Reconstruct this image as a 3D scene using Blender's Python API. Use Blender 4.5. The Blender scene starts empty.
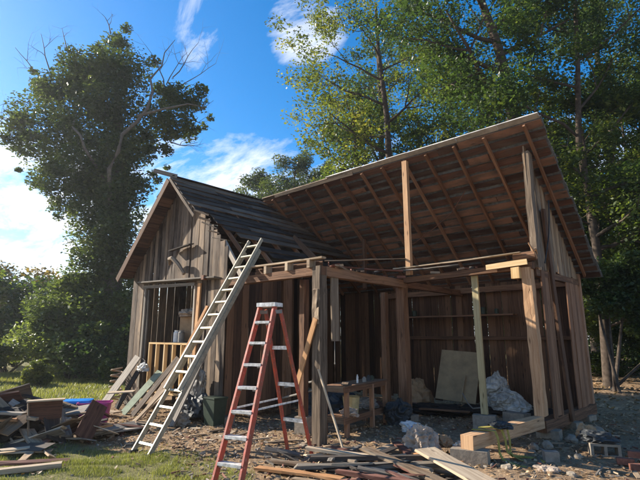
import bpy, math, random
import numpy as np
from mathutils import Vector, Matrix

# ------------------------------------------------------------------ camera, sky, sun
# x runs along the main ridge (to the right and nearer), y runs toward the back of the shed
S = bpy.context.scene
C = S.collection
rad = math.radians
cam = bpy.data.cameras.new('camera'); cam.sensor_width = 36; cam.lens = 26.44
cam.clip_start = 0.05; cam.clip_end = 3000
co = bpy.data.objects.new('camera', cam); C.objects.link(co)
co.location = (0, 0, 1.7); co.rotation_euler = (rad(102.0), 0, rad(42.5)); S.camera = co

SUN_EL = 26.0
sun_h = Vector((-math.cos(rad(20)), -math.sin(rad(20))))          # horizontal direction towards the sun
sd = Vector((sun_h.x * math.cos(rad(SUN_EL)), sun_h.y * math.cos(rad(SUN_EL)), math.sin(rad(SUN_EL))))
sl = bpy.data.lights.new('sun', 'SUN'); sl.energy = 5.0; sl.angle = rad(0.5); sl.color = (1, 0.91, 0.78)
so = bpy.data.objects.new('sun', sl); C.objects.link(so)
so.rotation_euler = sd.to_track_quat('Z', 'Y').to_euler(); so.location = (-20, -10, 25)

W = bpy.data.worlds.new('World'); S.world = W; W.use_nodes = True
nt = W.node_tree; nt.nodes.clear()
def N(t, **k):
    n = nt.nodes.new(t)
    for a, b in k.items(): setattr(n, a, b)
    return n
L = lambda a, b: nt.links.new(a, b)
out = N('ShaderNodeOutputWorld'); bg = N('ShaderNodeBackground'); bg.inputs[1].default_value = 0.105
sky = N('ShaderNodeTexSky', sky_type='NISHITA', sun_disc=False)
sky.sun_elevation = rad(SUN_EL); sky.sun_rotation = math.atan2(sd.x, sd.y)
sky.air_density = 1.0; sky.dust_density = 0.4; sky.ozone_density = 3.0
hsv = N('ShaderNodeHueSaturation'); hsv.inputs['Saturation'].default_value = 1.40; hsv.inputs['Value'].default_value = 0.92
L(sky.outputs[0], hsv.inputs['Color'])
tc = N('ShaderNodeTexCoord'); sep = N('ShaderNodeSeparateXYZ'); L(tc.outputs['Generated'], sep.inputs[0])
def M(op, a, b=None, c=None, clamp=False):
    n = N('ShaderNodeMath', operation=op, use_clamp=clamp)
    for i, v in enumerate((a, b, c)):
        if v is None: continue
        if isinstance(v, (int, float)): n.inputs[i].default_value = v
        else: L(v, n.inputs[i])
    return n.outputs[0]
zz = M('ADD', M('MAXIMUM', sep.outputs[2], 0.0), 0.12)
cx, cy = M('DIVIDE', sep.outputs[0], zz), M('DIVIDE', sep.outputs[1], zz)
cmb = N('ShaderNodeCombineXYZ'); L(cx, cmb.inputs[0]); L(cy, cmb.inputs[1])
n1 = N('ShaderNodeTexNoise'); n1.inputs['Scale'].default_value = 2.6; n1.inputs['Detail'].default_value = 11; n1.inputs['Roughness'].default_value = 0.66
n1.inputs['Distortion'].default_value = 0.35
mp = N('ShaderNodeMapping'); mp.inputs['Scale'].default_value = (0.75, 1.7, 1); mp.inputs['Rotation'].default_value = (0, 0, rad(25)); mp.inputs['Location'].default_value = (3.1, 0.4, 0)
L(cmb.outputs[0], mp.inputs[0]); L(mp.outputs[0], n1.inputs['Vector'])
def spot(az, el, inner, outer):
    # smooth patch of sky round a compass direction (az: degrees from +y towards +x)
    a, e = rad(az), rad(el)
    d = N('ShaderNodeVectorMath', operation='DOT_PRODUCT'); L(tc.outputs['Generated'], d.inputs[0])
    d.inputs[1].default_value = (math.sin(a) * math.cos(e), math.cos(a) * math.cos(e), math.sin(e))
    r = N('ShaderNodeMapRange', interpolation_type='SMOOTHSTEP'); L(d.outputs['Value'], r.inputs[0])
    r.inputs[1].default_value = math.cos(rad(outer)); r.inputs[2].default_value = math.cos(rad(inner))
    return r.outputs[0]
low = N('ShaderNodeMapRange', interpolation_type='SMOOTHSTEP'); L(sep.outputs[2], low.inputs[0])
low.inputs[1].default_value = 0.51; low.inputs[2].default_value = 0.30; low.inputs[3].default_value = 0; low.inputs[4].default_value = 1
cover = M('MAXIMUM', low.outputs[0], spot(-44.5, 37, 2, 7))
cover = M('MAXIMUM', cover, M('MULTIPLY', spot(-57.5, 35.5, 1, 7), 0.70))
thr = M('SUBTRACT', 0.73, M('MULTIPLY', cover, 0.355))
cl = M('MULTIPLY', M('SUBTRACT', n1.outputs[0], thr), 4.6, clamp=True)
cl = M('MULTIPLY', cl, M('ADD', 0.25, M('MULTIPLY', cover, 0.72)), clamp=True)
mix = N('ShaderNodeMix', data_type='RGBA'); L(cl, mix.inputs[0]); L(hsv.outputs[0], mix.inputs[6]); mix.inputs[7].default_value = (5.4, 5.45, 5.5, 1)
L(mix.outputs[2], bg.inputs[0]); L(bg.outputs[0], out.inputs[0])
S.view_settings.view_transform = 'Standard'; S.view_settings.look = 'None'
S.view_settings.exposure = 1.25; S.view_settings.gamma = 1; S.view_settings.use_curve_mapping = False

rnd = random.Random(7)
U = rnd.uniform

# ------------------------------------------------------------------ materials
def newmat(name):
    m = bpy.data.materials.new(name); m.use_nodes = True
    t = m.node_tree; t.nodes.clear()
    o = t.nodes.new('ShaderNodeOutputMaterial'); b = t.nodes.new('ShaderNodeBsdfPrincipled')
    t.links.new(b.outputs[0], o.inputs[0])
    return m, t, b, o
def ramp(t, stops, src):
    r = t.nodes.new('ShaderNodeValToRGB'); e = r.color_ramp.elements
    while len(e) < len(stops): e.new(0.5)
    for k, (p, c) in enumerate(stops): e[k].position = p; e[k].color = (*c, 1)
    t.links.new(src, r.inputs[0]); return r.outputs[0]
def math_(t, op, a, b, clamp=False):
    n = t.nodes.new('ShaderNodeMath'); n.operation = op; n.use_clamp = clamp
    for i, v in enumerate((a, b)):
        if isinstance(v, (int, float)): n.inputs[i].default_value = v
        else: t.links.new(v, n.inputs[i])
    return n.outputs[0]
def mixc(t, f, a, b, mode='MIX'):
    n = t.nodes.new('ShaderNodeMix'); n.data_type = 'RGBA'; n.blend_type = mode
    for i, v in ((0, f), (6, a), (7, b)):
        if isinstance(v, (int, float)): n.inputs[i].default_value = v
        elif isinstance(v, tuple): n.inputs[i].default_value = (*v, 1)
        else: t.links.new(v, n.inputs[i])
    return n.outputs[2]
def noise(t, vec, scale, detail=4, rough=0.6, dist=0):
    n = t.nodes.new('ShaderNodeTexNoise'); t.links.new(vec, n.inputs['Vector'])
    n.inputs['Scale'].default_value = scale; n.inputs['Detail'].default_value = detail
    n.inputs['Roughness'].default_value = rough; n.inputs['Distortion'].default_value = dist
    return n.outputs[0]

def wood(name, dark, mid, light, grey=None, rough=0.85, bump=0.35, contrast=1.0, vary=0.5):
    """weathered timber: grain runs along U of the UV map, 'rnd' differs from board to board"""
    m, t, b, o = newmat(name)
    uv = t.nodes.new('ShaderNodeUVMap'); uv.uv_map = 'UVMap'
    at = t.nodes.new('ShaderNodeAttribute'); at.attribute_name = 'rnd'
    mp = t.nodes.new('ShaderNodeMapping'); mp.inputs['Scale'].default_value = (1.2, 26, 1); t.links.new(uv.outputs[0], mp.inputs[0])
    g = noise(t, mp.outputs[0], 1.0, 7, 0.65, 0.6)
    mp2 = t.nodes.new('ShaderNodeMapping'); mp2.inputs['Scale'].default_value = (1.6, 5, 1); t.links.new(uv.outputs[0], mp2.inputs[0])
    st = noise(t, mp2.outputs[0], 1.0, 5, 0.6)
    f = math_(t, 'ADD', math_(t, 'MULTIPLY', math_(t, 'SUBTRACT', g, 0.5), 1.5 * contrast), 0.5)
    f = math_(t, 'ADD', f, math_(t, 'MULTIPLY', math_(t, 'SUBTRACT', at.outputs['Fac'], 0.5), vary), True)
    col = ramp(t, [(0.12, dark), (0.5, mid), (0.88, light)], f)
    if grey:
        col = mixc(t, math_(t, 'MULTIPLY', math_(t, 'SUBTRACT', st, 0.42), 4.0, True), col, grey)
    # knots and nail stains
    vo = t.nodes.new('ShaderNodeTexVoronoi'); mp3 = t.nodes.new('ShaderNodeMapping'); mp3.inputs['Scale'].default_value = (2.2, 9, 1)
    t.links.new(uv.outputs[0], mp3.inputs[0]); t.links.new(mp3.outputs[0], vo.inputs['Vector']); vo.inputs['Scale'].default_value = 1.0
    kn = math_(t, 'MULTIPLY', math_(t, 'SUBTRACT', 0.17, vo.outputs['Distance']), 9, True)
    col = mixc(t, math_(t, 'MULTIPLY', kn, 0.75), col, tuple(c * 0.45 for c in dark))
    t.links.new(col, b.inputs['Base Color']); b.inputs['Roughness'].default_value = rough
    b.inputs['Specular IOR Level'].default_value = 0.25
    bp = t.nodes.new('ShaderNodeBump'); bp.inputs['Strength'].default_value = bump; bp.inputs['Distance'].default_value = 0.012
    t.links.new(g, bp.inputs['Height']); t.links.new(bp.outputs[0], b.inputs['Normal'])
    return m
def plain(name, c, rough=0.6, metal=0.0, var=0.25, scale=9.0, c2=None, bump=0.15, spec=0.4):
    m, t, b, o = newmat(name)
    tc_ = t.nodes.new('ShaderNodeTexCoord'); g = noise(t, tc_.outputs['Object'], scale, 6, 0.62)
    lo = c2 or tuple(x * (1 - var) for x in c); hi = tuple(min(1, x * (1 + var)) for x in c)
    t.links.new(ramp(t, [(0.3, lo), (0.7, hi)], g), b.inputs['Base Color'])
    b.inputs['Roughness'].default_value = rough; b.inputs['Metallic'].default_value = metal
    b.inputs['Specular IOR Level'].default_value = spec
    bp = t.nodes.new('ShaderNodeBump'); bp.inputs['Strength'].default_value = bump; bp.inputs['Distance'].default_value = 0.01
    t.links.new(g, bp.inputs['Height']); t.links.new(bp.outputs[0], b.inputs['Normal'])
    return m
def leafmat(name, dark, mid, light, trans=0.45):
    m, t, b, o = newmat(name)
    at = t.nodes.new('ShaderNodeAttribute'); at.attribute_name = 'rnd'
    tc_ = t.nodes.new('ShaderNodeTexCoord'); g = noise(t, tc_.outputs['Object'], 0.55, 3, 0.6)
    f = math_(t, 'ADD', math_(t, 'MULTIPLY', at.outputs['Fac'], 0.6), math_(t, 'MULTIPLY', math_(t, 'SUBTRACT', g, 0.3), 1.0), True)
    col = ramp(t, [(0.1, dark), (0.55, mid), (0.98, light)], f)
    t.links.new(col, b.inputs['Base Color']); b.inputs['Roughness'].default_value = 0.45; b.inputs['Specular IOR Level'].default_value = 0.35
    tr = t.nodes.new('ShaderNodeBsdfTranslucent'); t.links.new(mixc(t, 1.0, col, (1.5, 1.6, 0.7), 'MULTIPLY'), tr.inputs[0])
    mx = t.nodes.new('ShaderNodeMixShader'); mx.inputs[0].default_value = trans
    t.links.new(b.outputs[0], mx.inputs[1]); t.links.new(tr.outputs[0], mx.inputs[2]); t.links.new(mx.outputs[0], o.inputs[0])
    return m

M_SIDE = wood('weathered siding', (0.026, 0.016, 0.010), (0.098, 0.064, 0.040), (0.28, 0.20, 0.13), grey=(0.125, 0.096, 0.072), vary=0.9, contrast=1.25)
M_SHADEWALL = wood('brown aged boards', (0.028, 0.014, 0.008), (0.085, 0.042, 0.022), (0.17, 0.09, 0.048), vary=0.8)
M_TANWALL = wood('tan weathered boards', (0.07, 0.042, 0.024), (0.20, 0.128, 0.075), (0.36, 0.25, 0.15), grey=(0.20, 0.16, 0.115), vary=0.8)
M_SHEATH = wood('red brown roof boards', (0.045, 0.021, 0.013), (0.130, 0.060, 0.037), (0.25, 0.13, 0.080), grey=(0.10, 0.068, 0.05), vary=1.1)
M_RAFT = wood('rafter timber', (0.08, 0.038, 0.020), (0.21, 0.105, 0.056), (0.34, 0.19, 0.11))
M_ROOFTOP = wood('dark weathered roof boards', (0.016, 0.010, 0.007), (0.075, 0.050, 0.033), (0.20, 0.145, 0.10), grey=(0.085, 0.062, 0.045), vary=1.0)
M_BEAM = wood('old beam timber', (0.050, 0.025, 0.014), (0.155, 0.080, 0.043), (0.30, 0.165, 0.092), bump=0.6)
M_POSTG = wood('grey rough hewn post', (0.06, 0.042, 0.028), (0.17, 0.125, 0.085), (0.32, 0.25, 0.175), bump=0.8)
M_POSTT = wood('tan rough post', (0.14, 0.065, 0.032), (0.33, 0.18, 0.092), (0.54, 0.34, 0.19), bump=0.7)
M_NEW = wood('new lumber', (0.42, 0.25, 0.10), (0.62, 0.42, 0.20), (0.74, 0.56, 0.32), bump=0.1, vary=0.3)
M_GREENLUM = wood('treated lumber', (0.15, 0.115, 0.055), (0.34, 0.27, 0.14), (0.47, 0.40, 0.23), bump=0.25, vary=0.3)
M_ORANGE = wood('orange plank', (0.20, 0.085, 0.035), (0.38, 0.19, 0.08), (0.54, 0.31, 0.15), bump=0.2)
M_PALE = wood('pale bare board', (0.18, 0.12, 0.075), (0.36, 0.27, 0.18), (0.54, 0.43, 0.30), bump=0.3)
M_GREY = wood('silvered plank', (0.08, 0.067, 0.053), (0.21, 0.18, 0.145), (0.38, 0.33, 0.27), bump=0.5)
M_DARKB = wood('dark wet plank', (0.015, 0.012, 0.010), (0.045, 0.036, 0.030), (0.10, 0.082, 0.068))
M_REDB = wood('reddish scrap board', (0.06, 0.025, 0.018), (0.16, 0.07, 0.05), (0.27, 0.14, 0.10))
M_BARK = plain('bark', (0.075, 0.058, 0.045), 0.95, scale=6, var=0.55, bump=0.9, spec=0.1)
M_BARKL = plain('pale bark', (0.17, 0.145, 0.12), 0.95, scale=5, var=0.4, bump=0.9, spec=0.1)
M_DEAD = plain('bare grey limb', (0.15, 0.13, 0.11), 0.9, scale=7, var=0.3, bump=0.5, spec=0.1)
M_ALU = plain('dull aluminium', (0.42, 0.38, 0.28), 0.5, 0.2, var=0.15, scale=14)
M_ALUD = plain('dirty aluminium', (0.28, 0.25, 0.18), 0.55, 0.2, var=0.3, scale=14)
M_RED = plain('red fibreglass', (0.40, 0.055, 0.028), 0.5, var=0.35, scale=9, c2=(0.22, 0.07, 0.04), bump=.3)
# scuffs, dried splashes and dirt on the red rails
_t = M_RED.node_tree; _b = [n for n in _t.nodes if n.type == 'BSDF_PRINCIPLED'][0]; _src = _b.inputs['Base Color'].links[0].from_socket
_tc = _t.nodes.new('ShaderNodeTexCoord'); _n1 = noise(_t, _tc.outputs['Object'], 38, 3, .6); _n2 = noise(_t, _tc.outputs['Object'], 5, 5, .7)
_c = mixc(_t, math_(_t, 'MULTIPLY', math_(_t, 'SUBTRACT', _n1, .64), 14, True), _src, (0.55, 0.45, 0.38))
_c = mixc(_t, math_(_t, 'MULTIPLY', math_(_t, 'MULTIPLY', math_(_t, 'SUBTRACT', _n2, .5), 4, True), .75), _c, (0.17, 0.085, 0.045))
_t.links.new(_c, _b.inputs['Base Color'])
M_WHITEM = plain('pale metal step', (0.74, 0.73, 0.70), 0.45, 0.2, var=0.3, scale=20, c2=(0.38, 0.36, 0.32))
M_BLACK = plain('black rubber', (0.02, 0.02, 0.02), 0.6)
M_DRIP = plain('weathered galvanised strip', (0.52, 0.50, 0.46), 0.55, 0.2, var=0.35, scale=5)
M_SHINGLE = plain('asphalt shingle', (0.13, 0.145, 0.155), 0.9, scale=14, var=0.5, bump=0.5)
M_CONC = plain('concrete', (0.25, 0.212, 0.165), 0.95, scale=16, var=0.25, bump=0.5, spec=0.1)
M_BRICK = plain('red brick', (0.19, 0.085, 0.06), 0.95, scale=20, var=0.35, bump=0.6, spec=0.1)
M_PINK = plain('magenta plastic', (0.36, 0.03, 0.19), 0.5, var=0.4, c2=(0.24, 0.06, 0.15))
M_BLUE = plain('bright blue plastic', (0.01, 0.22, 0.66), 0.4, var=0.15)
M_DTARP = plain('dark tarp', (0.03, 0.034, 0.036), 0.6, var=0.4)
M_TARP = plain('grey plastic sheet', (0.20, 0.185, 0.16), 0.5, var=0.35, scale=7)
M_BAG = plain('clear white plastic bag', (0.36, 0.345, 0.30), 0.22, var=0.55, scale=9, spec=0.5)
M_PLY = plain('yellowed panel board', (0.27, 0.20, 0.11), 0.8, var=0.15, scale=4, c2=(0.19, 0.14, 0.08))
M_BUCKET = plain('cream plastic', (0.42, 0.33, 0.16), 0.5)
M_GREENB = plain('dark green plastic', (0.025, 0.04, 0.025), 0.5)
M_STRAP = plain('yellow green webbing', (0.30, 0.245, 0.05), 0.8, var=0.3, scale=30)
M_CLOTH = plain('dirty pale cloth', (0.34, 0.27, 0.21), 0.95, var=0.4, scale=8, spec=0.1)
M_GLASSP = plain('pale green panel', (0.21, 0.235, 0.175), 0.9, var=0.25, scale=6, spec=0.05)
M_RUST = plain('rusted metal', (0.15, 0.06, 0.03), 0.8, var=0.4)
M_WHITEP = plain('white plastic', (0.7, 0.7, 0.67), 0.5, var=0.12)
M_BROWNP = wood('brown laminate panel', (0.05, 0.022, 0.013), (0.11, 0.05, 0.03), (0.18, 0.09, 0.055), bump=0.1)
M_CARD = plain('cardboard', (0.30, 0.19, 0.10), 0.85, var=0.15)

# ------------------------------------------------------------------ mesh builder
class MB:
    def __init__(s): s.v = []; s.f = []; s.uv = []; s.r = []; s.m = []
    def quadbox(s, rings, r=None, mi=0, closed=True):
        """rings: list of 4-point cross sections along a board; builds a box with UVs along its length"""
        r = rnd.random() if r is None else r
        o = len(s.v); ou, ov = U(0, 40), U(0, 40); L_ = 0
        for k, ring in enumerate(rings):
            s.v += [tuple(p) for p in ring]
            if k:
                l0 = L_; L_ += (Vector(ring[0]) - Vector(rings[k - 1][0])).length
                acc = 0
                for j in range(4):
                    a, b_, c, d = o + 4 * (k - 1) + j, o + 4 * (k - 1) + (j + 1) % 4, o + 4 * k + (j + 1) % 4, o + 4 * k + j
                    w = (Vector(s.v[a]) - Vector(s.v[b_])).length
                    s.f.append((a, b_, c, d)); s.m.append(mi); s.r.append(r)
                    s.uv += [(ou + l0, ov + acc), (ou + l0, ov + acc + w), (ou + L_, ov + acc + w), (ou + L_, ov + acc)]
                    acc += w
        n = len(rings)
        for idx in ((3, 2, 1, 0), (4 * n - 4, 4 * n - 3, 4 * n - 2, 4 * n - 1)):
            s.f.append(tuple(o + i for i in idx)); s.m.append(mi); s.r.append(r)
            s.uv += [(ou, ov), (ou + .03, ov), (ou + .03, ov + .05), (ou, ov + .05)]
    def board(s, a, b, w, t, up=(0, 0, 1), seg=1, jit=0.0, r=None, mi=0, bow=0.0, rag=0.0, twist=0.0):
        """w: size along 'up' made square to the board, t: the other thickness"""
        a, b = Vector(a), Vector(b); d = (b - a)
        if d.length < 1e-5: return
        dn = d.normalized(); up = Vector(up); wd = (up - dn * up.dot(dn))
        if wd.length < 1e-4: wd = dn.orthogonal()
        wd.normalize(); td = dn.cross(wd); rings = []
        bw = U(-bow, bow)
        for k in range(seg + 1):
            q = k / seg; c = a + d * q + td * (bw * math.sin(q * math.pi))
            an = twist * (q - .5); w2 = wd * math.cos(an) + td * math.sin(an); t2 = dn.cross(w2)
            J = lambda: Vector((U(-jit, jit), U(-jit, jit), U(-jit, jit)))
            e = [Vector((0, 0, 0))] * 4
            if rag and k in (0, seg): e = [dn * U(-rag, rag) for _ in range(4)]
            rings.append([c - w2 * w / 2 - t2 * t / 2 + J() + e[0], c + w2 * w / 2 - t2 * t / 2 + J() + e[1],
                          c + w2 * w / 2 + t2 * t / 2 + J() + e[1], c - w2 * w / 2 + t2 * t / 2 + J() + e[0]])
        s.quadbox(rings, r, mi)
    def box(s, c, size, rz=0, r=None, mi=0):
        x, y, z = c; cs, sn = math.cos(rz), math.sin(rz)
        s.board((x - cs * size[0] / 2, y - sn * size[0] / 2, z), (x + cs * size[0] / 2, y + sn * size[0] / 2, z), size[2], size[1], r=r, mi=mi)
    def tube(s, pts, rads, n=6, r=None, mi=0, cap=True):
        r = rnd.random() if r is None else r
        pts = [Vector(p) for p in pts]; o = len(s.v); ref = Vector((0.31, 0.17, 0.93)); L_ = 0; ou = U(0, 30)
        for k, p in enumerate(pts):
            d = (pts[min(k + 1, len(pts) - 1)] - pts[max(k - 1, 0)]).normalized()
            x = d.cross(ref)
            if x.length < 0.1: x = d.cross(Vector((1, 0, 0)))
            x.normalize(); y = d.cross(x)
            for j in range(n):
                a = 2 * math.pi * j / n; s.v.append(tuple(p + (x * math.cos(a) + y * math.sin(a)) * rads[k]))
            if k:
                l0 = L_; L_ += (p - pts[k - 1]).length
                for j in range(n):
                    j2 = (j + 1) % n
                    s.f.append((o + (k - 1) * n + j, o + k * n + j, o + k * n + j2, o + (k - 1) * n + j2)); s.m.append(mi); s.r.append(r)
                    s.uv += [(ou + l0, j * .05), (ou + L_, j * .05), (ou + L_, j * .05 + .05), (ou + l0, j * .05 + .05)]
        if cap:
            for idx in (range(n), reversed(range((len(pts) - 1) * n, len(pts) * n))):
                idx = [o + i for i in idx]; s.f.append(tuple(idx)); s.m.append(mi); s.r.append(r); s.uv += [(ou, 0)] * n
    def face(s, pts, r=None, mi=0):
        r = rnd.random() if r is None else r
        o = len(s.v); s.v += [tuple(p) for p in pts]; s.f.append(tuple(range(o, o + len(pts)))); s.m.append(mi); s.r.append(r)
        s.uv += [(p[0], p[1]) for p in pts]
    def build(s, name, mat, parent=None, smooth=False):
        me = bpy.data.meshes.new(name); me.from_pydata(s.v, [], s.f)
        for m in (mat if isinstance(mat, (list, tuple)) else [mat]): me.materials.append(m)
        uv = me.uv_layers.new(name='UVMap'); uv.data.foreach_set('uv', np.array(s.uv, dtype=np.float32).ravel())
        at = me.attributes.new('rnd', 'FLOAT', 'FACE'); at.data.foreach_set('value', np.array(s.r, dtype=np.float32))
        me.polygons.foreach_set('material_index', np.array(s.m, dtype=np.int32))
        if smooth: me.polygons.foreach_set('use_smooth', np.ones(len(s.f), dtype=bool))
        me.update()
        o = bpy.data.objects.new(name, me); C.objects.link(o)
        if parent is not None:
            o.parent = parent; o.matrix_parent_inverse = Matrix.Translation(-parent.location)
        return o

def tag(o, label=None, cat=None, group=None, kind=None):
    if label: o['label'] = label
    if cat: o['category'] = cat
    if group: o['group'] = group
    if kind: o['kind'] = kind
    return o
def thing(name, label, cat, loc=(0, 0, 0), group=None):
    o = bpy.data.objects.new(name, None); C.objects.link(o); o.location = loc; o.empty_display_size = 0.2
    return tag(o, label, cat, group)
def single(mb, name, mat, label, cat, group=None, smooth=False):
    return tag(mb.build(name, mat, None, smooth), label, cat, group)

# ------------------------------------------------------------------ the ground
def sm(a, b, x): t = min(1, max(0, (x - a) / (b - a))); return t * t * (3 - 2 * t)
def gh(x, y):
    near = 1 - sm(30, 60, math.hypot(x + 8, y - 8))
    return (0.028 * math.sin(1.3 * x + 0.7 * y) * math.sin(0.9 * y - 0.4 * x + 1) + 0.014 * math.sin(3.7 * x - 1.2 * y) + 0.012 * math.sin(4.9 * y + x * 1.7)) * near
def gmask(x, y):
    """1 where grass grows: the strip before the shed and the lawn beyond the scrap heap"""
    g = (1 - sm(1.0, 2.0, math.hypot((x + 6.0) / 1.5, (y - 2.9) / 0.95)))
    g = max(g, 1 - sm(0.7, 1.6, math.hypot((x + 8.6) / 2.0, (y - 2.0) / 1.3)))
    g = max(g, (1 - sm(-14.8, -13.2, x)) * sm(-4, 2, y))
    wob = 0.5 + 0.5 * math.sin(2.1 * x + 3.3 * math.sin(1.7 * y)) * math.sin(2.9 * y + 1.1 * x)
    return max(0.0, min(1.0, g * (0.55 + 0.7 * wob)))
nG = 260
tt = np.linspace(-1, 1, nG)
gx = -7 + 11 * tt + 590 * tt ** 5; gy = 7 + 11 * tt + 590 * tt ** 5
XX, YY = np.meshgrid(gx, gy)
pr = np.random.default_rng(3)
zs = np.array([gh(a, b) for a, b in zip(XX.ravel(), YY.ravel())]) + pr.normal(0, 0.007, XX.size) * (np.hypot(XX.ravel() + 7, YY.ravel() - 7) < 25)
me = bpy.data.meshes.new('ground')
V_ = np.stack([XX.ravel(), YY.ravel(), zs], 1)
ii = np.arange(nG * nG).reshape(nG, nG)
Fq = np.stack([ii[:-1, :-1], ii[:-1, 1:], ii[1:, 1:], ii[1:, :-1]], -1).reshape(-1, 4)
def fastmesh(me, V, F, rndv=None):
    k = F.shape[1]
    me.vertices.add(len(V)); me.vertices.foreach_set('co', V.astype(np.float32).ravel())
    me.loops.add(F.size); me.loops.foreach_set('vertex_index', F.astype(np.int32).ravel())
    me.polygons.add(len(F)); me.polygons.foreach_set('loop_start', np.arange(0, F.size, k, dtype=np.int32))
    me.polygons.foreach_set('loop_total', np.full(len(F), k, dtype=np.int32))
    if rndv is not None:
        at = me.attributes.new('rnd', 'FLOAT', 'FACE'); at.data.foreach_set('value', rndv.astype(np.float32))
    me.update(calc_edges=True)
fastmesh(me, V_, Fq)
ga = me.attributes.new('grass', 'FLOAT', 'POINT'); ga.data.foreach_set('value', np.array([gmask(a, b) for a, b in zip(XX.ravel(), YY.ravel())], dtype=np.float32))
me.polygons.foreach_set('use_smooth', np.ones(len(Fq), dtype=bool))
m, t, b, o_ = newmat('bare earth with leaf litter and grass')
tc_ = t.nodes.new('ShaderNodeTexCoord'); P_ = tc_.outputs['Object']
big = noise(t, P_, 0.6, 5, 0.6); mid = noise(t, P_, 5.0, 7, 0.7); fine = noise(t, P_, 34, 5, 0.7)
earth = ramp(t, [(0.25, (0.095, 0.060, 0.036)), (0.5, (0.235, 0.158, 0.095)), (0.75, (0.40, 0.285, 0.18))], math_(t, 'ADD', math_(t, 'MULTIPLY', mid, 0.55), math_(t, 'MULTIPLY', fine, 0.45)))
earth = mixc(t, math_(t, 'MULTIPLY', math_(t, 'SUBTRACT', big, 0.48), 3, True), earth, (0.30, 0.215, 0.14))
vo = t.nodes.new('ShaderNodeTexVoronoi'); t.links.new(P_, vo.inputs['Vector']); vo.inputs['Scale'].default_value = 26
lf = ramp(t, [(0.0, (0.07, 0.035, 0.018)), (0.4, (0.32, 0.20, 0.11)), (0.7, (0.46, 0.34, 0.21)), (1.0, (0.12, 0.07, 0.04))], vo.outputs['Color'])
earth = mixc(t, math_(t, 'MULTIPLY', math_(t, 'SUBTRACT', mid, 0.47), 6, True), earth, lf)
ag = t.nodes.new('ShaderNodeAttribute'); ag.attribute_name = 'grass'
gcol = ramp(t, [(0.3, (0.12, 0.11, 0.05)), (0.6, (0.22, 0.20, 0.085)), (0.8, (0.33, 0.285, 0.15))], fine)
gf = math_(t, 'MULTIPLY', math_(t, 'ADD', math_(t, 'SUBTRACT', ag.outputs['Fac'], 0.75), math_(t, 'MULTIPLY', mid, 0.75)), 4, True)
t.links.new(mixc(t, gf, earth, gcol), b.inputs['Base Color']); b.inputs['Roughness'].default_value = 1; b.inputs['Specular IOR Level'].default_value = 0.1
bp = t.nodes.new('ShaderNodeBump'); bp.inputs['Strength'].default_value = 0.65; bp.inputs['Distance'].default_value = 0.05
t.links.new(math_(t, 'ADD', mid, math_(t, 'MULTIPLY', fine, 0.5)), bp.inputs['Height']); t.links.new(bp.outputs[0], b.inputs['Normal'])
me.materials.append(m)
go = bpy.data.objects.new('ground', me); C.objects.link(go); tag(go, 'bare brown earth with litter and patchy grass', None, None, 'structure')

def scatter(name, label, mat, P, size, flat, rngseed, kind='stuff', cat=None, aspect=0.6, lean=0.35):
    """many leaf or blade shaped faces at the points P"""
    rg = np.random.default_rng(rngseed); n = len(P)
    a = rg.uniform(0, 2 * np.pi, n); sz = size * rg.uniform(0.55, 1.35, n)
    if flat:
        d = np.stack([np.cos(a), np.sin(a), rg.normal(0, lean, n)], 1); w = np.stack([-np.sin(a), np.cos(a), rg.normal(0, lean, n)], 1)
        V = np.stack([P - d * sz[:, None] / 2, P + w * (sz * aspect / 2)[:, None], P + d * sz[:, None] / 2, P - w * (sz * aspect / 2)[:, None]], 1)
        V[:, :, 2] += 0.012 + rg.uniform(0, 0.02, n)[:, None]; F = np.arange(4 * n).reshape(n, 4)
    else:
        w = np.stack([-np.sin(a), np.cos(a), 0 * a], 1); tip = np.stack([np.cos(a) * lean * sz, np.sin(a) * lean * sz, sz], 1)
        tip[:, :2] += rg.normal(0, 0.3, (n, 2)) * sz[:, None]
        V = np.stack([P - w * (sz * aspect / 2)[:, None] - [0, 0, .01], P + w * (sz * aspect / 2)[:, None] - [0, 0, .01], P + tip], 1); F = np.arange(3 * n).reshape(n, 3)
    me = bpy.data.meshes.new(name); fastmesh(me, V.reshape(-1, 3), F, rg.random(n)); me.materials.append(mat)
    o = bpy.data.objects.new(name, me); C.objects.link(o); tag(o, label, cat, None, kind); return o
def gpoints(n, box, fn, seed):
    rg = random.Random(seed); out_ = []; tries = 0
    while len(out_) < n and tries < n * 12:
        tries += 1; x = rg.uniform(box[0], box[1]); y = rg.uniform(box[2], box[3])
        if rg.random() < fn(x, y): out_.append((x, y, gh(x, y)))
    return np.array(out_)
M_GRASS = leafmat('grass blades', (0.08, 0.095, 0.024), (0.21, 0.215, 0.07), (0.44, 0.39, 0.18), 0.35)
M_LITTER = leafmat('fallen leaves', (0.11, 0.06, 0.03), (0.34, 0.22, 0.12), (0.56, 0.43, 0.28), 0.1)
clump = lambda x, y: 0.12 + 0.75 * (math.sin(5.1 * x + 2 * math.sin(3 * y)) * math.sin(4.3 * y + 1.7 * math.sin(4 * x)) > 0.12)
scatter('short_grass', 'short patchy green grass before the shed', M_GRASS, gpoints(46000, (-11.5, -3.2, 0.6, 4.8), lambda x, y: gmask(x, y) ** 1.5 * clump(x, y), 1), 0.045, False, 5, aspect=0.14, cat=None)
scatter('lawn_grass', 'sunlit lawn beyond the scrap heap', M_GRASS, gpoints(60000, (-30, -13, 0, 13), lambda x, y: gmask(x, y), 2), 0.10, False, 6, aspect=0.25)
scatter('leaf_litter', 'fallen brown leaves strewn over the bare earth', M_LITTER, gpoints(19000, (-12.5, 0.5, 2.2, 14), lambda x, y: (1 - 0.85 * gmask(x, y)) * (0.35 + 0.65 * (math.sin(2.3 * x + y) * math.sin(1.9 * y - x) > -0.2)), 3), 0.055, True, 7)
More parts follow.
